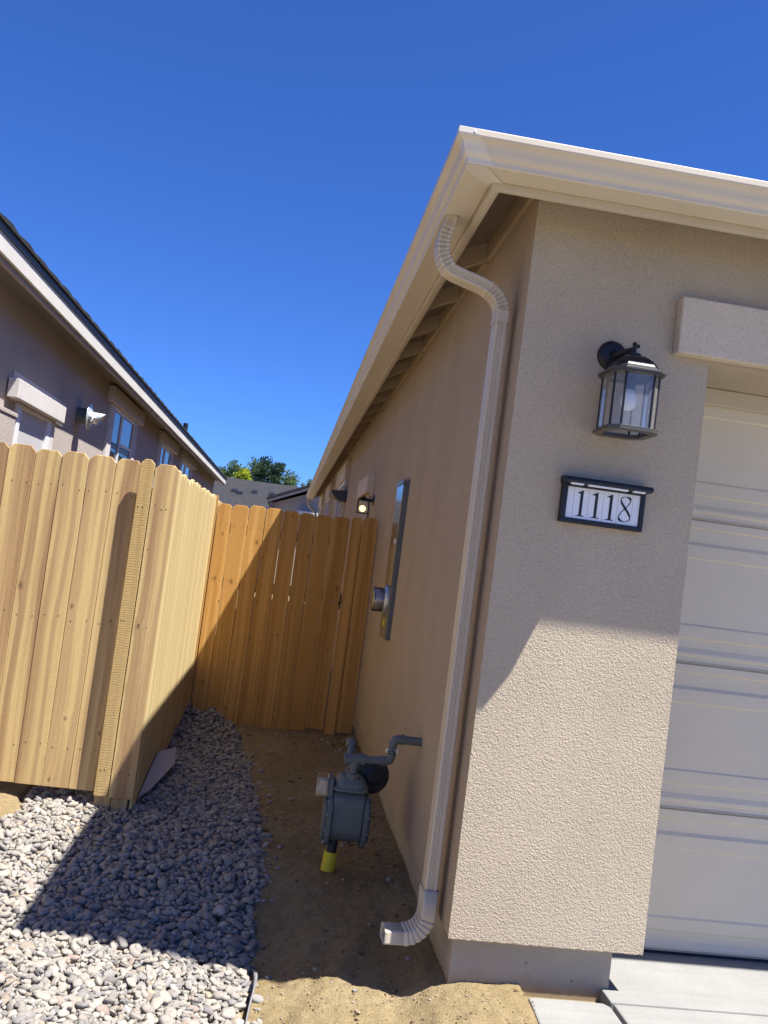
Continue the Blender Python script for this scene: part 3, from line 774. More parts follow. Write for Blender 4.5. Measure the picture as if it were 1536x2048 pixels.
def lantern():
    L = empty('wall_lantern', (.385, 0, 2.0), 'black lantern with seeded glass and unlit bulb above the house number', 'wall lamp')
    cx, cy = .382, -.148; hx, hy, c = .082, .094, .030; zb, zt = 1.900, 2.103
    b = MB(); b.smooth = True; b.lathe([(.0, -.022), (.035, -.020), (.052, -.012), (.058, -.003), (.058, 0)], (.353, 0, 2.205), (0, 1, 0), 32)
    b.build('back_plate', BLACK, L)
    b = MB()
    b.tube([(.353, -.01, 2.205), (.356, -.05, 2.200), (.366, -.09, 2.203), (.378, -.125, 2.205), (cx, cy, 2.203)], [.020, .013, .0095, .010, .010], 12)
    b.tube([(.353, -.01, 2.185), (.36, -.05, 2.180), (.372, -.10, 2.184), (cx, cy, 2.190)], [.012, .009, .008, .009], 10)
    b.tube([(cx, cy, 2.175), (cx, cy, 2.212)], [.011, .008], 12)
    b.smooth = True
    b.lathe([(0, -.008), (.007, -.006), (.009, 0), (.007, .006), (0, .009)], (cx, cy, 2.222), (0, 0, 1), 14)
    b.lathe([(0, -.007), (.006, -.004), (.0075, 0), (.006, .004), (0, .007)], (cx+.013, cy-.004, 2.215), (1, 0, .3), 12)
    b.build('arm', BLACK, L)
    b = MB(); k = 1.0
    def oc(s, cc=None): return octo(cx, cy, hx*s, hy*s, c*s)
    loft(b, [(oc(1.02), zt), (oc(1.08), zt+.009), (oc(1.06), zt+.016), (oc(.96), zt+.024), (oc(.86), zt+.038), (oc(.70), zt+.055), (oc(.48), zt+.068), (oc(.30), zt+.072), (oc(.26), zt+.082), (oc(.13), zt+.086)])
    b.build('roof', BLACK, L, bevel=.0012)
    b = MB()
    o_ = oc(1.19); i_ = oc(1.0)
    def ring(b, o, i, z0, z1):
        n = len(o); vs = [(*p, z0) for p in o]+[(*p, z1) for p in o]+[(*p, z0) for p in i]+[(*p, z1) for p in i]
        fs = []
        for k in range(n):
            j = (k+1) % n; fs += [(k, j, n+j, n+k), (2*n+k, 3*n+k, 3*n+j, 2*n+j), (n+k, n+j, 3*n+j, 3*n+k), (k, 2*n+k, 2*n+j, j)]
        b.add(vs, fs)
    ring(b, oc(1.16), oc(.90), zt-.006, zt+.0005); ring(b, oc(1.215), oc(1.03), zt+.0005, zt+.009); b.build('upper_rim', BRONZE, L, bevel=.001); b = MB()
    ring(b, oc(1.17), oc(.84), zb-.010, zb-.003); ring(b, oc(1.13), oc(.86), zb-.003, zb+.006)
    P = oc(1.0)
    b.build('lower_rim', BRONZE, L, bevel=.001)
    for (x, y) in P:
        b = MB(); b.tube([(x, y, zb), (x, y, zt)], .0042, 6); b.build('corner_bar', BLACK, L)
    for k in range(8):
        p, q = P[k], P[(k+1) % 8]; g = MB(); e = .0
        g.add([(p[0], p[1], zb+.002), (q[0], q[1], zb+.002), (q[0], q[1], zt-.002), (p[0], p[1], zt-.002)], [(0, 1, 2, 3)])
        g.build('glass_pane', SEEDED if k == 0 else PLAIN, L, recalc=False)
    b = MB(); b.smooth = True; b.lathe([(.0165, .050), (.0185, .045), (.024, .036), (.0295, .020), (.030, .006), (.026, -.010), (.016, -.021), (0, -.026)], (cx, cy, 2.002), (0, 0, 1), 24)
    bl = b.build('bulb', BULB, L)
    b = MB(); b.lathe([(.0165, -.028), (.0165, .03)], (cx, cy, 2.078), (0, 0, 1), 16); b.build('socket', BLACK, L)
lantern()

def digit_one(cx, z0, h):
    w = h*.19
    return [[(cx-w*.95, z0), (cx+w*.95, z0), (cx+w*.95, z0+h*.012), (cx+w*.62, z0+h*.026), (cx+h*.055, z0+h*.055), (cx+h*.060, z0+h), (cx+h*.035, z0+h), (cx-h*.10, z0+h*.935), (cx-h*.175, z0+h*.885), (cx-h*.165, z0+h*.865), (cx-h*.10, z0+h*.885), (cx-h*.052, z0+h*.855), (cx-h*.055, z0+h*.055), (cx-w*.62, z0+h*.026), (cx-w*.95, z0+h*.012)]]
def plate():
    L = empty('house_number_sign', (.376, 0, 1.64), 'white tile house number 1118 in a dark frame on the pillar', 'sign')
    y = -.030; x0, x1, z0, z1 = .217, .538, 1.556, 1.708
    b = MB(); b.box(x0, x1, -.016, 0, z0, z1); b.box(x0, x1, y, -.016, z0, 1.574); b.box(x0, .2375, y, -.016, 1.574, z1); b.box(.520, x1, y, -.016, 1.574, z1); b.box(.2375, .520, y, -.016, 1.6915, z1)
    b.build('frame', NAVY, L, bevel=.003)
    b = MB(); b.prism([(0, 1.700), (0, 1.728), (-.030, 1.728), (-.070, 1.723), (-.077, 1.717), (-.079, 1.708), (-.072, 1.702)], .212, .546, 'x')
    # prism on the x axis takes (y, z) pairs
    b.build('hood', NAVY, L, bevel=.003)
    b = MB()
    for a, c in ((.236, .282), (.300, .452), (.474, .518)): b.box(a, c, -.070, -.050, 1.696, 1.7015)
    b.build('lens_strip', mat_simple('frosted_lens', (.9, .9, .9), .3), L)
    edges = [.2375, .2640, .3215, .3785, .4350, .4920, .5200]
    for a, c in zip(edges, edges[1:]):
        t = MB(); t.box(a+.0005, c-.0005, -.022, -.016, 1.5745, 1.691)
        tl = t.build('tile', WHITE, L, bevel=.0006)
        if (a, c) in ((.264, .3215), (.3215, .3785), (.3785, .4350), (.4350, .4920)):
            d = MB(); m_ = (a+c)/2 + .001
            if a != .4350:
                for poly in digit_one(m_, 1.584, .097): d.prism([(p[0], p[1]) for p in poly], -.0232, -.0222, 'y')
                d.build('digit', INK, tl)
            else:
                # figure eight drawn as one swept stroke of varying width
                n = 96; pts = []; h = .097; zc = 1.584 + h*.5
                for i in range(n):
                    t_ = 2*math.pi*i/n
                    zz = math.cos(t_); xx = math.sin(2*t_)*.5
                    amp = .0200 if zz > 0 else .0232
                    zoff = zc + .004 + zz*(.0425 if zz > 0 else .0500)
                    pts.append((m_ + xx*2*amp*.93, zoff, t_))
                vs = []
                for i, (x, z, t_) in enumerate(pts):
                    a_, c_ = pts[i-1], pts[(i+1) % n]; tx, tz = c_[0]-a_[0], c_[1]-a_[1]; l = math.hypot(tx, tz); nx_, nz_ = -tz/l, tx/l
                    # thick on strokes running from upper left to lower right
                    k = abs((tx*-tz)/(l*l)) if tx*tz < 0 else 0
                    wd = .0014 + .0062*min(1, k*1.9)
                    if k == 0: wd = .0014 + .0014*min(1., abs(tz)/l*1.)
                    for sgn in (-1, 1): vs.append((x+nx_*wd*.5*sgn*1.25, -.0228, z+nz_*wd*.5*sgn*1.25))
                d.add(vs, [(2*i, 2*i+1, (2*i+3) % (2*n), (2*i+2) % (2*n)) for i in range(n)])
                o = d.build('digit', INK, tl, recalc=False); so = o.modifiers.new('thick', 'SOLIDIFY'); so.thickness = .0008; so.offset = 0
plate()

def gas_meter():
    L = empty('gas_meter', (-.31, 1.05, -.18), 'grey gas meter with yellow sleeved riser standing on the soil by the house wall', 'gas meter')
    Y = 1.05
    def yz_round(yc, zc, hy, hz, r, n=6):
        out = []
        for (sy, sz, a0) in ((1, 1, 0), (-1, 1, 90), (-1, -1, 180), (1, -1, 270)):
            for i in range(n+1):
                a = R(a0 + 90*i/n); out.append((yc+sy*(hy-r)+r*math.cos(a), zc+sz*(hz-r)+r*math.sin(a)))
        return out
    body = yz_round(Y+.03, .105, .088, .125, .075)
    b = MB(); b.prism([(p[0], p[1]) for p in body], -.385, -.238, 'x')
    b.build('body', GREY_METER, L, bevel=.006)
    for xa, xb in ((-.408, -.387), (-.236, -.215)):
        b = MB(); b.prism(yz_round(Y+.03, .080, .108, .125, .085), xa, xb, 'x')
        xo = xa if xa < -.3 else xb; sg = -1 if xa < -.3 else 1
        b.prism(yz_round(Y+.03, .080, .086, .100, .07), min(xo, xo+sg*.014), max(xo, xo+sg*.014), 'x')
        f = b.build('cover', GREY_METER, L, bevel=.003)
        for p in yz_round(Y+.03, .080, .098, .115, .078, 2):
            bb = MB(); bb.lathe([(.0045, 0), (.0045, .004), (0, .005)], (xo, p[0], p[1]), (sg, 0, 0), 8); bb.build('bolt', GALV, f)
    # top casting with two necks
    b = MB(); n = 20
    rings = []
    for (hx, hy, z) in ((.088, .092, .226), (.088, .092, .236), (.080, .085, .240), (.074, .080, .262), (.055, .066, .282), (.040, .056, .288)):
        rings.append(([( -.311+hx*math.copysign(abs(math.cos(t))**.55, math.cos(t)), Y+.03+hy*math.copysign(abs(math.sin(t))**.55, math.sin(t))) for t in [2*math.pi*i/24 for i in range(24)]], z))
    loft(b, rings)
    for (dx, dy) in ((-.07, -.08), (.07, -.08), (-.078, 0), (.078, 0.05), (0.0, -.086)): b.lathe([(.006, 0), (.006, .008), (0, .009)], (-.311+dx, Y+.03+dy, .236), (0, 0, 1), 6)
    b.build('top_casting', GREY_METER, L, bevel=.002)
    for yy in (Y-.015, Y+.085):
        b = MB(); b.lathe([(.026, .276), (.026, .284), (.030, .285), (.030, .306), (.020, .308), (.017, .312), (.017, .340), (.022, .341), (.022, .352)], (-.308, yy, 0), (0, 0, 1), 14); b.build('union_nut', GREY_PIPE, L, bevel=.001)
    yn = Y-.015
    b = MB()
    b.tube([(-.308, yn, .335), (-.308, yn, .385)], .024, 16); b.tube([(-.352, yn, .370), (-.262, yn, .374)], .024, 16)
    b.tube([(-.358, yn, .369), (-.345, yn, .3705)], .028, 16); b.tube([(-.274, yn, .373), (-.262, yn, .374)], .028, 16)
    b.tube([(-.266, yn, .374), (-.175, yn, .380)], .0185, 16)
    b.tube([(-.186, yn, .379), (-.174, yn, .380)], .025, 16)
    b.tube([(-.178, yn, .379), (-.158, yn, .381), (-.142, yn, .388), (-.137, yn, .402), (-.136, yn, .416)], [.021, .022, .022, .021, .021], 14)
    b.tube([(-.136, yn, .41), (-.136, yn, .448)], .013, 14)
    b.tube([(-.136, yn, .421), (-.136, yn, .431)], .022, 8); b.tube([(-.136, yn, .440), (-.136, yn, .450)], .019, 14)
    b.tube([(-.136, yn, .448), (-.136, yn, .468), (-.128, yn, .481), (-.110, yn, .487), (-.094, yn, .487)], [.020, .022, .023, .022, .021], 14)
    b.tube([(-.100, yn, .487), (-.086, yn, .487)], .025, 16); b.tube([(-.09, yn, .487), (.02, yn, .4865)], .0205, 16)
    b.build('outlet_pipe', GREY_PIPE, L)
    b = MB()
    for dx in (-.024, .022): b.tube([(-.136+dx, yn-.012, .428), (-.136+dx, yn+.012, .428)], .006, 8); b.tube([(-.136+dx, yn-.018, .445), (-.136+dx*1.2, yn-.018, .425)], .005, 8)
    b.tube([(-.162, yn-.006, .436), (-.11, yn-.006, .436)], .005, 8)
    b.build('bonding_clamp', GALV, L)
    # capped stub behind the tee
    b = MB(); b.tube([(-.320, Y+.085, .36), (-.320, Y+.085, .395), (-.322, Y+.11, .42)], .019, 14); b.tube([(-.322, Y+.10, .405), (-.324, Y+.125, .43)], [.026, .024], 14)
    b.tube([(-.320, Y+.085, .345), (-.27, Y+.12, .36), (-.20, Y+.16, .33)], .017, 12)
    b.build('inlet_pipe', GREY_PIPE, L)
    # regulator: a dark flanged disc facing the street
    b = MB()
    b.lathe([(0, -.040), (.030, -.038), (.045, -.030), (.072, -.022), (.078, -.014), (.088, -.010), (.088, .004), (.078, .008), (.070, .020), (.040, .034), (0, .038)], (-.198, Y+.15, .265), (-.18, 1, 0.), 48)
    b.build('regulator', REG_DARK, L)
    b = MB(); b.tube([(-.30, Y+.15, .10), (-.29, Y+.15, .16), (-.27, Y+.15, .21), (-.24, Y+.15, .24)], .017, 12)
    b.tube([(-.361, Y+.05, -.14), (-.354, Y+.05, -.05), (-.350, Y+.05, .0), (-.34, Y+.06, .10)], .023, 12)
    b.build('riser', REG_DARK, L)
    b = MB(); b.lathe([(.0, -.06), (.033, -.06), (.033, .030), (.027, .031), (.027, .0)], (-.360, Y+.05, -.116), (.08, 0, 1), 20)
    b.build('yellow_sleeve', YELLOW, L)
    # clear index box on the left
    b = MB(); b.box(-.474, -.412, Y-.035, Y+.085, .186, .275, .008); o = b.build('index_cover', CLEAR, L, bevel=.006)
    b = MB(); b.box(-.455, -.415, Y-.020, Y+.070, .198, .255); b.box(-.470, -.45, Y-.01, Y+.05, .205, .235); b.build('index', mat_simple('index_grey', (.42, .42, .42), .5), o, bevel=.003)
    b = MB(); b.box(-.414, -.392, Y-.035, Y+.09, .19, .272); b.build('index_base', GREY_METER, L, bevel=.004)
gas_meter()

def electric_panel():
    L = empty('electric_meter_panel', (0, 2.7, 1.3), 'tall grey electric panel with a round glass meter on the side wall', 'electric meter')
    def mp():
        s = N('glossy_panel_lid'); p = s.pos(); return s.set((.22, .20, .175), .10, .55, s.bump(s.noise(p, 3, 2), .05, .01), .8)
    b = MB(); b.box(-.030, .01, 2.69, 3.06, .80, 1.872); b.build('cabinet', PANEL, L, bevel=.003)
    b = MB(); b.box(-.040, -.030, 2.70, 3.05, 1.16, 1.850); lid = b.build('lid', mp(), L, bevel=.002)
    b = MB(); b.box(-.046, -.030, 2.685, 3.065, 1.852, 1.880); b.build('rain_cap', PANEL, L, bevel=.002)
    b = MB(); b.box(-.036, -.030, 2.705, 3.045, .81, 1.15); b.build('meter_cover', mat_simple('worn_cover', (.23, .19, .13), .45, .4), L, bevel=.002)
    b = MB(); b.box(-.052, -.040, 2.71, 2.74, 1.445, 1.478, .003); b.build('latch', VINYL, lid)
    b = MB(); b.smooth = True; b.lathe([(.100, -.036), (.100, -.052), (.088, -.056), (.086, -.060)], (0, 2.86, 1.055), (1, 0, 0), 32); b.build('ring', GALV, L)
    b = MB(); b.smooth = True; b.lathe([(.083, -.05), (.083, -.125), (.078, -.134), (.05, -.138), (0, -.138)], (0, 2.86, 1.055), (1, 0, 0), 32); g = b.build('glass', CLEAR, L)
    b = MB(); b.smooth = True; b.lathe([(.070, -.05), (.070, -.112), (0, -.113)], (0, 2.86, 1.055), (1, 0, 0), 28); b.build('meter', mat_simple('meter_inner', (.42, .36, .38), .5), L)
    b = MB(); b.box(-.118, -.113, 2.83, 2.90, 1.05, 1.10); b.build('dial', NAVY, L)
    b = MB(); b.box(-.041, -.036, 2.80, 2.88, .885, .925); b.build('yellow_tag', YELLOW, L)
    b = MB(); b.box(-.044, -.036, 2.77, 2.79, .815, .85); b.tube([(-.04, 2.78, .82), (-.05, 2.83, .81), (-.044, 2.9, .80)], .004, 6); b.build('seal', mat_metal('brass', (.6, .45, .15), .4), L)
electric_panel()

def far_lantern():
    L = empty('wall_lantern', (0, 5.15, 1.86), 'small black lantern with a glowing bulb beside the side door', 'wall lamp')
    cx, cy = -.098, 5.15; h = .047; zb, zt = 1.738, 1.852
    b = MB(); b.smooth = True; b.lathe([(.0, .016), (.05, .012), (.056, 0)], (0, cy, 1.868), (-1, 0, 0), 24); b.build('back_plate', BLACK, L)
    b = MB(); b.tube([(-.012, cy, 1.868), (-.04, cy, 1.862), (-.07, cy, 1.872), (cx, cy, 1.885)], [.022, .012, .010, .008], 10); b.build('arm', BLACK, L)
    def sq(s): return [(cx-h*s, cy-h*s), (cx+h*s, cy-h*s), (cx+h*s, cy+h*s), (cx-h*s, cy+h*s)]
    b = MB(); loft(b, [(sq(1.1), zt), (sq(1.12), zt+.006), (sq(.9), zt+.016), (sq(.6), zt+.030), (sq(.2), zt+.038), (sq(.08), zt+.055)]); b.build('roof', BLACK, L)
    b = MB()
    for x, y in sq(1.): b.tube([(x, y, zb), (x, y, zt)], .004, 6)
    b.box(cx-h*1.15, cx+h*1.15, cy-h*1.15, cy-h*.9, zb-.006, zb); b.box(cx-h*1.15, cx+h*1.15, cy+h*.9, cy+h*1.15, zb-.006, zb); b.box(cx-h*1.15, cx-h*.9, cy-h*.9, cy+h*.9, zb-.006, zb); b.box(cx+h*.9, cx+h*1.15, cy-h*.9, cy+h*.9, zb-.006, zb)
    b.build('cage', BLACK, L)
    P = sq(.98)
    for k in range(4):
        p, q = P[k], P[(k+1) % 4]; g = MB(); g.add([(*p, zb), (*q, zb), (*q, zt), (*p, zt)], [(0, 1, 2, 3)]); g.build('glass_pane', PLAIN, L, recalc=False)
    b = MB(); b.smooth = True; b.lathe([(0, -.030), (.016, -.026), (.028, -.012), (.031, .002), (.028, .015), (.018, .026), (.0, .031)], (cx, cy, 1.778), (0, 0, 1), 20)
    b.build('bulb', mat_simple('lit_bulb', (1, .9, .6), .4, 0, (1., .78, .36), 1.25), L)
far_lantern()

def vent_hood():
    b = MB(); 
    n = 14; prof = [(-.004, 0.0), (-.23, 0.0)]
    y0 = 9.35; y1 = 9.75
    vs = []; 
    arcp = [(-.006, 2.06), (-.10, 2.075), (-.17, 2.11), (-.215, 2.16), (-.235, 2.205), (-.006, 2.225)]
    b.prism([(a, c) for a, c in arcp], y0, y1, 'y')
    o = b.build('wall_vent', mat_paint('dark_vent', (.06, .065, .08), .5), None, bevel=.004); tag(o, 'dark scoop shaped vent hood sticking out of the tan side wall', 'vent')
vent_hood()

# ------------------------------------------------------------------ fence and gate
def board(b, u0, u1, f0, f1, zb, zt, axis, cut=.028, lean=0.0, nails=(), face=-1):
    """dog-eared board: u runs along the fence, f0..f1 is the thickness; axis 'x' or 'y' is the run direction"""
    b.cur = (random.random(), random.random(), random.random())
    ch = .0018
    poly = [(u0+ch, zb), (u1-ch, zb), (u1, zb+ch), (u1+lean, zt-cut), (u1-cut*.95+lean, zt), (u0+cut*.95+lean, zt), (u0+lean, zt-cut), (u0, zb+ch)]
    n = len(poly)
    mid = [(sum(p[0] for p in poly)/n, 0)]
    def P(u, z, f): return (u, f, z) if axis == 'x' else (f, u, z)
    inner = []
    cx = (u0+u1)/2 + lean/2
    for (u, z) in poly:
        du = ch if u < cx else -ch
        dz = -ch if z > (zb+zt)/2 else ch
        inner.append((u+du, z+dz))
    seg = 1
    vs = [P(u, z, f0) for u, z in inner] + [P(u, z, f0+ch*face*-1) for u, z in poly] + [P(u, z, f1) for u, z in poly]
    fs = [tuple(range(n)), tuple(range(3*n-1, 2*n-1, -1))]
    for i in range(n):
        j = (i+1) % n; fs += [(i, j, n+j, n+i), (n+i, n+j, 2*n+j, 2*n+i)]
    b.add(vs, fs)
    for (u, z) in nails:
        b.m = 1
        c = P(u, z, f0 + .0006*face); 
        r = .0034; k = 8
        b.add([P(u+r*math.cos(2*math.pi*i/k), z+r*math.sin(2*math.pi*i/k)*1.15, f0+.0007*face) for i in range(k)], [tuple(range(k))])
        b.m = 0
NAIL = mat_simple('nail_hole', (.03, .018, .01), .6)
def fence():
    F = empty('wooden_fence', (-1.5, 1.65, -.17), 'pale cedar fence with a corner post turning back from the street to the gate', 'fence')
    b = MB(); x = -1.592; yf = 1.700
    i = 0
    while x > -5.6:
        w_ = .1385; dz = random.uniform(-.006, .006); zt = 1.690 + dz + .004*math.sin(i*1.3); g = random.uniform(.0008, .0035)
        f0 = yf + random.uniform(-.002, .003); u0 = x - w_
        rows = [1.50-.0, .80, .12]
        nl = [(u0+.03+random.uniform(-.01, .01), z+.09*(0) + random.uniform(-.012, .012) - .028*0) for z in rows for _ in (0,)] + [(u0+.105+random.uniform(-.01, .01), z+random.uniform(-.012, .012)) for z in rows]
        board(b, u0, x, f0, f0+.016, -.086+random.uniform(-.003, .004), zt, 'x', .028, random.uniform(-.002, .002), nl)
        x = u0 - g; i += 1
    b.build('board_panel', [WOOD_F, NAIL], F)
    # corner boards proud of the panel
    b = MB(); board(b, -1.588, -1.516, 1.6395, 1.658, -.093, 1.700, 'x', .022, 0, [(-1.573, 1.44), (-1.548, 1.44), (-1.575, .83), (-1.560, .83), (-1.57, .04), (-1.55, .045)])
    o = b.build('trim_board', [WOOD_S, NAIL], F); o['label'] = 'rough sawn narrow board with horizontal saw marks'
    b = MB(); board(b, -1.511, -1.384, 1.638, 1.656, -.096, 1.684, 'x', .028, 0, [(-1.485, 1.46), (-1.425, 1.445), (-1.49, 1.22), (-1.48, .82), (-1.44, .81), (-1.47, .035), (-1.42, .03), (-1.45, 1.44)])
    b.build('corner_board', [WOOD_F, NAIL], F)
    b = MB(); b.cur = (.3, .7, .5); b.box(-1.585, -1.500, 1.666, 1.755, -.35, 1.55, .004); b.cur = (.8, .2, .4); b.box(-1.498, -1.412, 1.664, 1.755, -.35, 1.55, .004)
    b.build('post', WOOD_F, F)
    for z in (.10, .78, 1.42):
        b = MB(); b.box(-5.6, -1.59, 1.718, 1.757, z, z+.085); b.build('rail', WOOD_RAIL, F)
    # return run towards the gate
    b = MB(); y = 1.662; i = 0
    while y < 4.30:
        w_ = .1385; u1 = min(y+w_, 4.352); f = -1.384 - random.uniform(0, .0025)
        board(b, y, u1, f, f-.016, -.15+random.uniform(-.004, .004), 1.664 + random.uniform(-.012, .012), 'y', .028, random.uniform(-.002, .002), [], 1)
        y = u1 + random.uniform(.001, .003); i += 1
    r = b.build('return_boards', [WOOD_R, NAIL], F)
    for z in (.10, .78, 1.42):
        b = MB(); b.box(-1.441, -1.4035, 1.76, 4.35, z, z+.085); b.build('rail', WOOD_RAIL, F)
    for yy in (2.9, 4.2):
        b = MB(); b.box(-1.53, -1.442, yy, yy+.088, -.35, 1.55); b.build('post', WOOD_RAIL, F)
    # fixed boards either side of the gate opening
    G = empty('wooden_gate', (-.8, 4.37, -.2), 'orange stained cedar gate with a black latch between the fence and the house wall', 'gate')
    yg = 4.366
    def nails(u0, u1, zs): return [(u0+.03+random.uniform(-.008, .008), z+random.uniform(-.01, .01)) for z in zs] + [(u1-.03+random.uniform(-.008, .008), z+random.uniform(-.01, .01)) for z in zs]
    ed = [(-1.366, -1.247, 1.622, -.20), (-1.243, -1.108, 1.627, -.21), (-1.104, -.968, 1.640, -.215), (-.963, -.822, 1.638, -.217), (-.818, -.682, 1.636, -.205), (-.677, -.548, 1.634, -.198), (-.543, -.407, 1.636, -.185), (-.402, -.251, 1.640, -.158)]
    b = MB()
    for k, (a, c, zt, zb) in enumerate(ed): board(b, a, c, yg+random.uniform(-.002, .002), yg+.017, zb, zt, 'x', .026, .0, nails(a, c, (1.45, .98, .02)))
    b.build('board_panel', [WOOD_G, NAIL], G)
    for z in (-.02, .92, 1.38):
        b = MB(); b.box(-1.36, -.27, yg+.018, yg+.056, z, z+.085); b.build('rail', WOOD_RAIL, G)
    b = MB(); b.tube([(-.2475, yg-.004, .86), (-.247, yg-.012, .90), (-.246, yg-.014, .94), (-.2455, yg-.004, 1.0)], [.004, .006, .007, .004], 8); b.tube([(-.262, yg-.016, .915), (-.238, yg-.016, .925)], .007, 8)
    b.box(-.252, -.243, yg-.012, yg+.02, .875, .985)
    b.build('latch', BLACK, G)
    for xx in (-.318, -.294):
        b = MB(); b.smooth = True; b.lathe([(.006, 0), (.0055, .003), (0, .0045)], (xx, yg-.001, .912 if xx < -.3 else .908), (0, -1, 0), 12); b.build('bolt', GALV, G)
    S = empty('fence_stub', (-.14, 4.37, -.19), 'two stained fence boards fixed between the gate latch and the house wall', 'fence')
    b = MB(); board(b, -.236, -.146, yg-.014, yg+.003, -.190, 1.655, 'x', .020, 0, nails(-.236, -.146, (1.46, .30)))
    board(b, -.141, -.012, yg-.012, yg+.005, -.165, 1.665, 'x', .026, 0, nails(-.141, -.012, (1.46, .55)))
    b.build('board_panel', [WOOD_G, NAIL], S)
    b = MB(); b.cur = (.5, .5, .5); b.box(-.225, -.137, yg+.006, yg+.094, -.35, 1.56); b.build('post', WOOD_RAIL, S)
    T = MB(); board(T, -1.404, -1.374, yg-.004, yg+.012, -.21, 1.684, 'x', .012, 0, [(-1.388, 1.4), (-1.39, .6)]); 
    t = T.build('side_board', [WOOD_G, NAIL], F)
    T = MB(); T.cur = (.4, .4, .4); T.box(-1.405, -1.372, yg+.014, yg+.10, -.35, 1.60); T.build('hinge_post', WOOD_RAIL, F)
fence()

# a rear fence well behind the gate, peeping above it
def rear_fence():
    o = empty('rear_fence', (-2.2, 9, -.2), 'far stretch of pale cedar fence behind the gate', 'fence')
    b = MB(); y = 4.6
    while y < 19:
        board(b, y, y+.138, -1.40, -1.416, -.15, 1.66, 'y', .028, 0, [], 1); y += .141
    b.build('board_panel', [WOOD_F, NAIL], o)
    for z in (.1, .8, 1.42):
        b = MB(); b.box(-1.455, -1.418, 4.6, 19, z, z+.085); b.build('rail', WOOD_RAIL, o)
rear_fence()

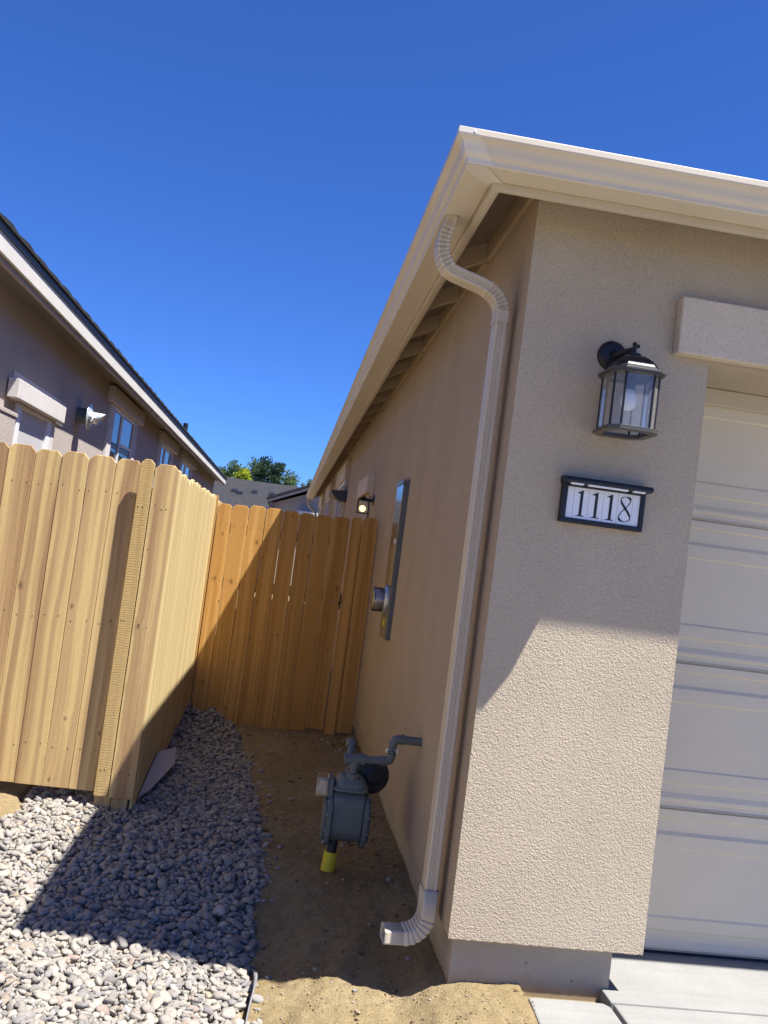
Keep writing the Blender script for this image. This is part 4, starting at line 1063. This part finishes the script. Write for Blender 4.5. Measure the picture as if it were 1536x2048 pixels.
# ------------------------------------------------------------------ neighbour house
def neighbour():
    Nn = empty('neighbour_house', (-2.8, 8, -.17), 'single storey grey tan stucco house with dark shingle roof behind the fence', 'house')
    XW, XE = -2.74, -2.50; Y0, Y1 = -1.0, 19.6; ZT = 2.78
    WT_ = mat_stucco('neighbour_trim', (.60, .565, .54), strength=.4, stain=False)
    b = MB(); b.box(-11, XW, Y0, Y1, -.3, ZT); b.build('wall', STUCCO_N, Nn, recalc=True)
    NF = mat_paint('pale_fascia', (.60, .575, .525), .7, .3, 60)
    b = MB(); b.box(XE, XE+.02, Y0-.3, Y1+.3, 2.700, 2.800); b.build('fascia', NF, Nn, bevel=.002)
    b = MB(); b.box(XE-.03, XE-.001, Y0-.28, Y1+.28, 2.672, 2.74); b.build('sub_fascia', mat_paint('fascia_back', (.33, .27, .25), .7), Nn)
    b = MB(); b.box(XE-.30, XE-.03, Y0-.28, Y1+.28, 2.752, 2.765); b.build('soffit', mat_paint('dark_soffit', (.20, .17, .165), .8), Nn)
    # roof: dark drip edge, then shingle courses with a ragged profile at the eave
    b = MB(); b.box(XE-.01, XE+.030, Y0-.32, Y1+.32, 2.802, 2.838); b.build('drip_edge', mat_paint('dark_drip_edge', (.07, .085, .11), .5), Nn)
    b = MB(); sl = .38
    n = 200; xs0 = XE+.045; top = []
    vs = []; L_ = Y1-Y0+.7
    for i in range(n+1):
        yy = Y0-.35 + L_*i/n; dz = .005*(1 if i % 3 else -1) + random.uniform(-.004, .004)
        vs += [(xs0, yy, 2.840), (xs0, yy, 2.862+dz), (-6.9, yy, 2.862+sl*(6.9+xs0)), (-11.3, yy, 2.862), (-11.3, yy, 2.84)]
    fs = []
    for i in range(n):
        a = i*5; c = a+5
        fs += [(a, a+1, c+1, c), (a+1, a+2, c+2, c+1), (a+2, a+3, c+3, c+2), (a+3, a+4, c+4, c+3), (a+4, a, c, c+4)]
    fs += [(4, 3, 2, 1, 0), tuple(n*5+k for k in range(5))]
    b.add(vs, fs); b.build('roof', SHINGLE, Nn)
    # gable end triangles
    for yy in (Y0, Y1):
        b = MB(); b.prism([(-11, ZT-.01), (XW, ZT-.01), (XW, 2.80), (-6.9, 2.80+sl*4.0), (-11, 2.80)], yy-.0+(.003 if yy == Y0 else -.06), yy+(.06 if yy == Y0 else -.003), 'y'); b.build('gable', STUCCO_N, Nn)
    b = MB(); b.tube([(-3.35, 17.3, 3.1), (-3.35, 17.3, 3.80)], .055, 12); b.build('vent_pipe', BLACK, Nn)
    # side door with its projecting head
    def q(y): return -3.25 + (y+3.25)*.97
    def h(z): return 1.3325 + (z-1.3325)*.97
    b = MB(); b.box(XW+.012, -2.655, q(3.09), q(4.40), h(2.105), h(2.238)); b.box(XW, XW+.012, q(3.2), q(4.66), h(2.10), h(2.305))
    b.build('door_head', WT_, Nn, bevel=.004)
    b = MB(); b.box(XW-.04, XW+.010, q(3.42), q(4.14), -.15, h(2.09)); d = b.build('door', mat_paint('grey_door', (.50, .49, .48), .5), Nn, bevel=.003)
    b = MB(); b.box(XW, XW+.028, q(4.14), q(4.26), -.15, h(2.10)); b.box(XW, XW+.028, q(3.34), q(3.42), -.15, h(2.10)); b.box(XW, XW+.027, q(3.42), q(4.14), h(2.07), h(2.10)); b.build('door_frame', VINYL, Nn, bevel=.003)
    b = MB(); b.box(XW, XW+.03, q(4.27), q(4.36), -.15, h(2.10)); b.build('door_trim', WT_, Nn, bevel=.004)
    b = MB(); b.box(XW, -2.645, Y0, q(3.09), -.17, h(1.965)); b.box(XW, -2.637, Y0, q(3.10), h(1.965), h(1.995)); b.build('wainscot', STUCCO_N, Nn, bevel=.004)
    for (y0, y1, hd0, hd1, z1) in ((6.62, 7.95, 6.30, 8.28, 2.60), (10.28, 11.5, 10.02, 11.95, 2.61), (12.95, 14.55, 12.75, 15.1, 2.62)):
        z0 = 1.25; y0, y1, hd0, hd1, z1 = q(y0), q(y1), q(hd0), q(hd1), h(z1)
        f = MB(); pr = .035
        f.box(XW, XW+pr, y0-.19, y0, z0-.12, z1); f.box(XW, XW+pr, y1, y1+.17, z0-.12, z1); f.box(XW, XW+pr, y0, y1, z0-.12, z0)
        f.box(XW, XW+pr+.03, hd0, hd1, z1+.002, z1+.16)
        fw = f.build('window', WT_, Nn, bevel=.004)
        g = MB(); t = .04
        g.box(XW, XW+.022, y0, y0+t, z0, z1); g.box(XW, XW+.022, y1-t, y1, z0, z1); g.box(XW, XW+.022, y0+t, y1-t, z1-t, z1); g.box(XW, XW+.022, y0+.38*(y1-y0), y0+.38*(y1-y0)+.06, z0, z1-t)
        g.box(XW, XW+.018, y0+.42*(y1-y0)+.03, y1-t, 2.20, 2.23); g.build('sash', VINYL, fw)
        g = MB(); g.box(XW+.002, XW+.008, y0+t, y1-t, z0, z1-t); g.build('pane', WINDOW, fw)
neighbour()

def galv_vent():
    L = empty('wall_vent', (-2.74, 4.9, 2.245), 'galvanised round vent with a flange and a slanted hood on the neighbour wall', 'vent')
    c = (-2.74, 4.90, 2.245)
    b = MB(); b.smooth = True; b.lathe([(.075, 0), (.070, .05), (.062, .10)], c, (1, -.0, 0), 24); b.build('collar', GREY_METER, L)
    b = MB(); b.smooth = True; b.lathe([(0, .100), (.115, .100), (.118, .104), (.115, .108), (0, .108)], c, (1, 0, 0), 32); b.build('flange', GALV, L)
    # slanted hood
    b = MB(); n = 24; r = .054; vs = []
    for k in range(n):
        a = 2*math.pi*k/n; y, z = r*math.cos(a), r*math.sin(a); vs.append((c[0]+.108, c[1]+y, c[2]+z))
    for k in range(n):
        a = 2*math.pi*k/n; y, z = r*.97*math.cos(a), r*.97*math.sin(a); vs.append((c[0]+.16, c[1]+y, c[2]+z-.004))
    for k in range(n):
        a = 2*math.pi*k/n; y, z = r*1.0*math.cos(a), r*.95*math.sin(a); vs.append((c[0]+.215 + .032*math.sin(a), c[1]+y, c[2]+z-.008))
    b.smooth = True; b.add(vs, [(j*n+k, j*n+(k+1) % n, (j+1)*n+(k+1) % n, (j+1)*n+k) for j in range(2) for k in range(n)])
    h = b.build('hood', GALV, L, recalc=False); so = h.modifiers.new('t', 'SOLIDIFY'); so.thickness = .002
    b = MB(); b.tube([(c[0]+.15, c[1]-.062, c[2]), (c[0]+.155, c[1]-.080, c[2]-.01), (c[0]+.14, c[1]-.082, c[2]-.05)], .006, 8); b.tube([(c[0]+.12, c[1]-.066, c[2]+.0), (c[0]+.18, c[1]-.066, c[2]-.01)], .009, 8); b.build('damper_lever', GALV, L)
galv_vent()

# ------------------------------------------------------------------ houses and trees further back
def back_houses():
    B = empty('grey_roof_house', (-4, 34, -.2), 'distant house with a wide grey shingle roof behind the gate', 'house')
    b = MB(); b.box(-12, 3, 33, 41, -.3, 2.3); b.build('wall', STUCCO_N, B)
    b = MB(); b.prism([(32.0, 2.22), (37.0, 3.62+.42), (42, 2.22), (42, 2.1), (32, 2.1)], -13, -1.0+.8, 'x'); b.build('roof', SHINGLE_B, B)
    for (x, y) in ((-3.2, 35.1), (-2.95, 34.9), (-2.35, 35.3), (-1.6, 35.3)):
        b = MB(); z = 2.22 + (y-32)*.364; b.prism([(y-.10, z-.02), (y+.12, z+.06), (y+.12, z+.14), (y-.08, z+.07)], x-.12, x+.12, 'x'); b.build('roof_vent', BLACK, B)
    G = empty('beige_gable_house', (0, 24.5, -.2), 'distant beige stucco house with a low sloping roof edge beside our gutter end', 'house')
    sl = .44
    b = MB(); b.prism([(-1.25, -.3), (8, -.3), (8, 2.5), (4, 2.69+sl*5.25-.25), (-1.25, 2.62)], 24.2, 33, 'y'); b.build('wall', mat_stucco('beige_stucco', (.50, .46, .40), stain=False), G)
    b = MB(); b.prism([(-1.47, 2.575), (4, 2.575+sl*5.47), (4, 2.655+sl*5.47), (-1.47, 2.655)], 23.75, 23.79, 'y'); b.build('rake_board', mat_paint('beige_trim', (.52, .47, .42), .6), G)
    b = MB(); b.prism([(-1.50, 2.66), (4, 2.66+sl*5.5), (9.5, 2.66), (9.5, 2.72), (4, 2.73+sl*5.5), (-1.50, 2.725)], 23.70, 33.3, 'y'); b.build('roof', SHINGLE, G)
    b = MB(); b.box(-1.40, -1.26, 23.8, 33.2, 2.40, 2.60); b.build('eave', SOFFIT, G)
    b = MB(); b.box(-.55, .2, 23.95, 24.2, 2.36, 2.46); b.build('window_head', VINYL, G)
back_houses()

def mat_leaf(name, a_, b_):
    s = N(name); at, bc = s.bcol(); c = s.mix(bc[0], a_, b_)
    s.set(c, .75, 0, None, .15)
    try: s.b.inputs['Subsurface Weight'].default_value = 0.0
    except Exception: pass
    tl = s.n('ShaderNodeBsdfTranslucent'); s.L(c, tl.inputs[0]); mx = s.n('ShaderNodeMixShader'); mx.inputs[0].default_value = .3
    s.L(s.b.outputs[0], mx.inputs[1]); s.L(tl.outputs[0], mx.inputs[2]); s.L(mx.outputs[0], s.out.inputs[0]); return s.mat
PINE = mat_leaf('pine_needles', (.05, .10, .055), (.18, .25, .11)); DARKPINE = mat_leaf('dark_needles', (.022, .05, .033), (.075, .12, .065)); LIME = mat_leaf('lime_leaves', (.20, .28, .02), (.48, .52, .06))
BARK = mat_paint('bark', (.09, .065, .045), .9, .5, 12)
def tree(name, x, y, top, w, depth, mat, label, n=2600, blobs=26, leaf=.10, sway=(.5, 0., .35), seed=1, crown_from=.25):
    rd = random.Random(seed); T = empty(name, (x, y, -.2), label, 'tree', 'trees behind the houses')
    h = top + .2; tr = MB(); tr.tube([(x, y, -.3), (x+.05, y, h*.4-.2), (x-.04, y, h*.75-.2), (x, y, top-.3)], [.16, .12, .07, .02], 8)
    cs = []
    for k in range(blobs):
        t = k/(blobs-1); z = h*(crown_from + (1-crown_from)*t) - .2; env = math.sin(math.pi*min(1, .18+.82*(1-t)))**.8 if t > .1 else .7
        rr = w*.5*env*rd.uniform(.45, 1.); a = rd.uniform(0, 2*math.pi)
        c = Vector((x+rr*math.cos(a), y+rr*math.sin(a)*depth, z)); cs.append((c, w*rd.uniform(.17, .27)))
        tr.tube([(x, y, z-.35), tuple(c)], [.035, .01], 5)
    tr.build('trunk', BARK, T)
    cr = MB(); sv = Vector(sway).normalized()
    for k in range(n):
        c, r = cs[rd.randrange(len(cs))]; d = Vector((rd.gauss(0, 1), rd.gauss(0, 1), rd.gauss(0, 1))).normalized()
        p = c + d*r*rd.random()**.45*1.15
        o_ = (d*.5 + sv + Vector((rd.gauss(0, .35), rd.gauss(0, .35), rd.gauss(0, .35)))).normalized()
        s_ = o_.cross(Vector((rd.gauss(0, 1), rd.gauss(0, 1), rd.gauss(0, 1)))).normalized()
        l = leaf*rd.uniform(.7, 1.7); ww = leaf*rd.uniform(.22, .4)
        cr.cur = (rd.random(), 0, 0)
        q = p + o_*l
        cr.add([p - s_*ww*.4, p + o_*l*.5 - s_*ww, q, p + o_*l*.5 + s_*ww], [(0, 1, 2, 3)])
    cr.build('crown', mat, T, recalc=False)
tree('pine_tree', -4.35, 46, 5.15, 1.3, 1, PINE, 'slim green tree at the left end of the far tree group', 5200, 18, .12, seed=3)
tree('pine_tree', -3.35, 47, 5.50, 2.0, 1, PINE, 'bushy green pine behind the lime coloured tree', 7500, 28, .12, seed=4)
tree('pine_tree', -2.15, 46, 5.62, 1.5, 1, DARKPINE, 'darkest and tallest pine of the far tree group', 7500, 26, .13, (.7, 0, .6), seed=5)
tree('pine_tree', -1.50, 47, 5.15, 1.9, 1, PINE, 'grey green wind swept pine right of the darkest pine', 7500, 28, .12, (.8, 0, .45), seed=6)
tree('pine_tree', -.85, 46.5, 4.72, 1.0, 1, PINE, 'low pine at the right end of the far tree group', 4200, 16, .11, (.8, 0, .45), seed=7)
tree('pine_tree', -5.1, 48, 4.9, 1.6, 1, PINE, 'green pine half hidden by the neighbour roof end', 5200, 20, .12, seed=8)
tree('broadleaf_tree', -3.85, 43.5, 4.72, 1.45, 1, LIME, 'bright lime green tree in front of the far pines', 6500, 24, .13, (.8, 0, .3), seed=9)
tree('broadleaf_tree', -.06, 46, 4.98, .55, 1, PINE, 'tiny tree top showing above the beige house roof', 500, 9, .09, seed=10, crown_from=.8)

# ------------------------------------------------------------------ small things on the ground
def bits():
    # edge of a weed cloth standing out of the gravel
    b = MB(); n = 26; vs = []
    for i in range(n+1):
        t = i/n; y = .40 - .80*t; hgt = .050*math.sin(math.pi*min(1, t*1.6+.03))**.6 if t < .6 else .018+.012*math.sin(t*9)
        x = -.668 + .007*math.sin(t*7) - .020*t; z = gz(x, y)
        vs += [(x, y, z-.02), (x+.006*math.sin(t*11)+.004, y, z+max(.008, hgt)), (x-.006+.004*math.sin(t*5), y, z+max(.006, hgt)*.92)]
    b.smooth = True
    b.add(vs, [(3*i, 3*i+3, 3*i+4, 3*i+1) for i in range(n)] + [(3*i+1, 3*i+4, 3*i+5, 3*i+2) for i in range(n)])
    o = b.build('landscape_fabric', mat_paint('grey_fabric', (.19, .185, .195), .85, .4, 300), recalc=False); tag(o, 'grey landscape fabric edge sticking up between pebbles and soil', 'fabric')
    so = o.modifiers.new('t', 'SOLIDIFY'); so.thickness = .0015
    # flat white scrap leaning on the fence foot
    b = MB(); b.add([(-1.378, 1.80, -.128), (-1.335, 1.95, -.120), (-1.262, 2.45, -.085), (-1.285, 2.66, -.035), (-1.375, 2.46, -.025)], [(0, 1, 2, 3, 4)])
    o = b.build('stone_slab', mat_concrete('pale_slab_scrap', (.40, .37, .36), False), recalc=False); so = o.modifiers.new('t', 'SOLIDIFY'); so.thickness = .014; tag(o, 'flat pale slab leaning against the foot of the fence', 'slab')
bits()
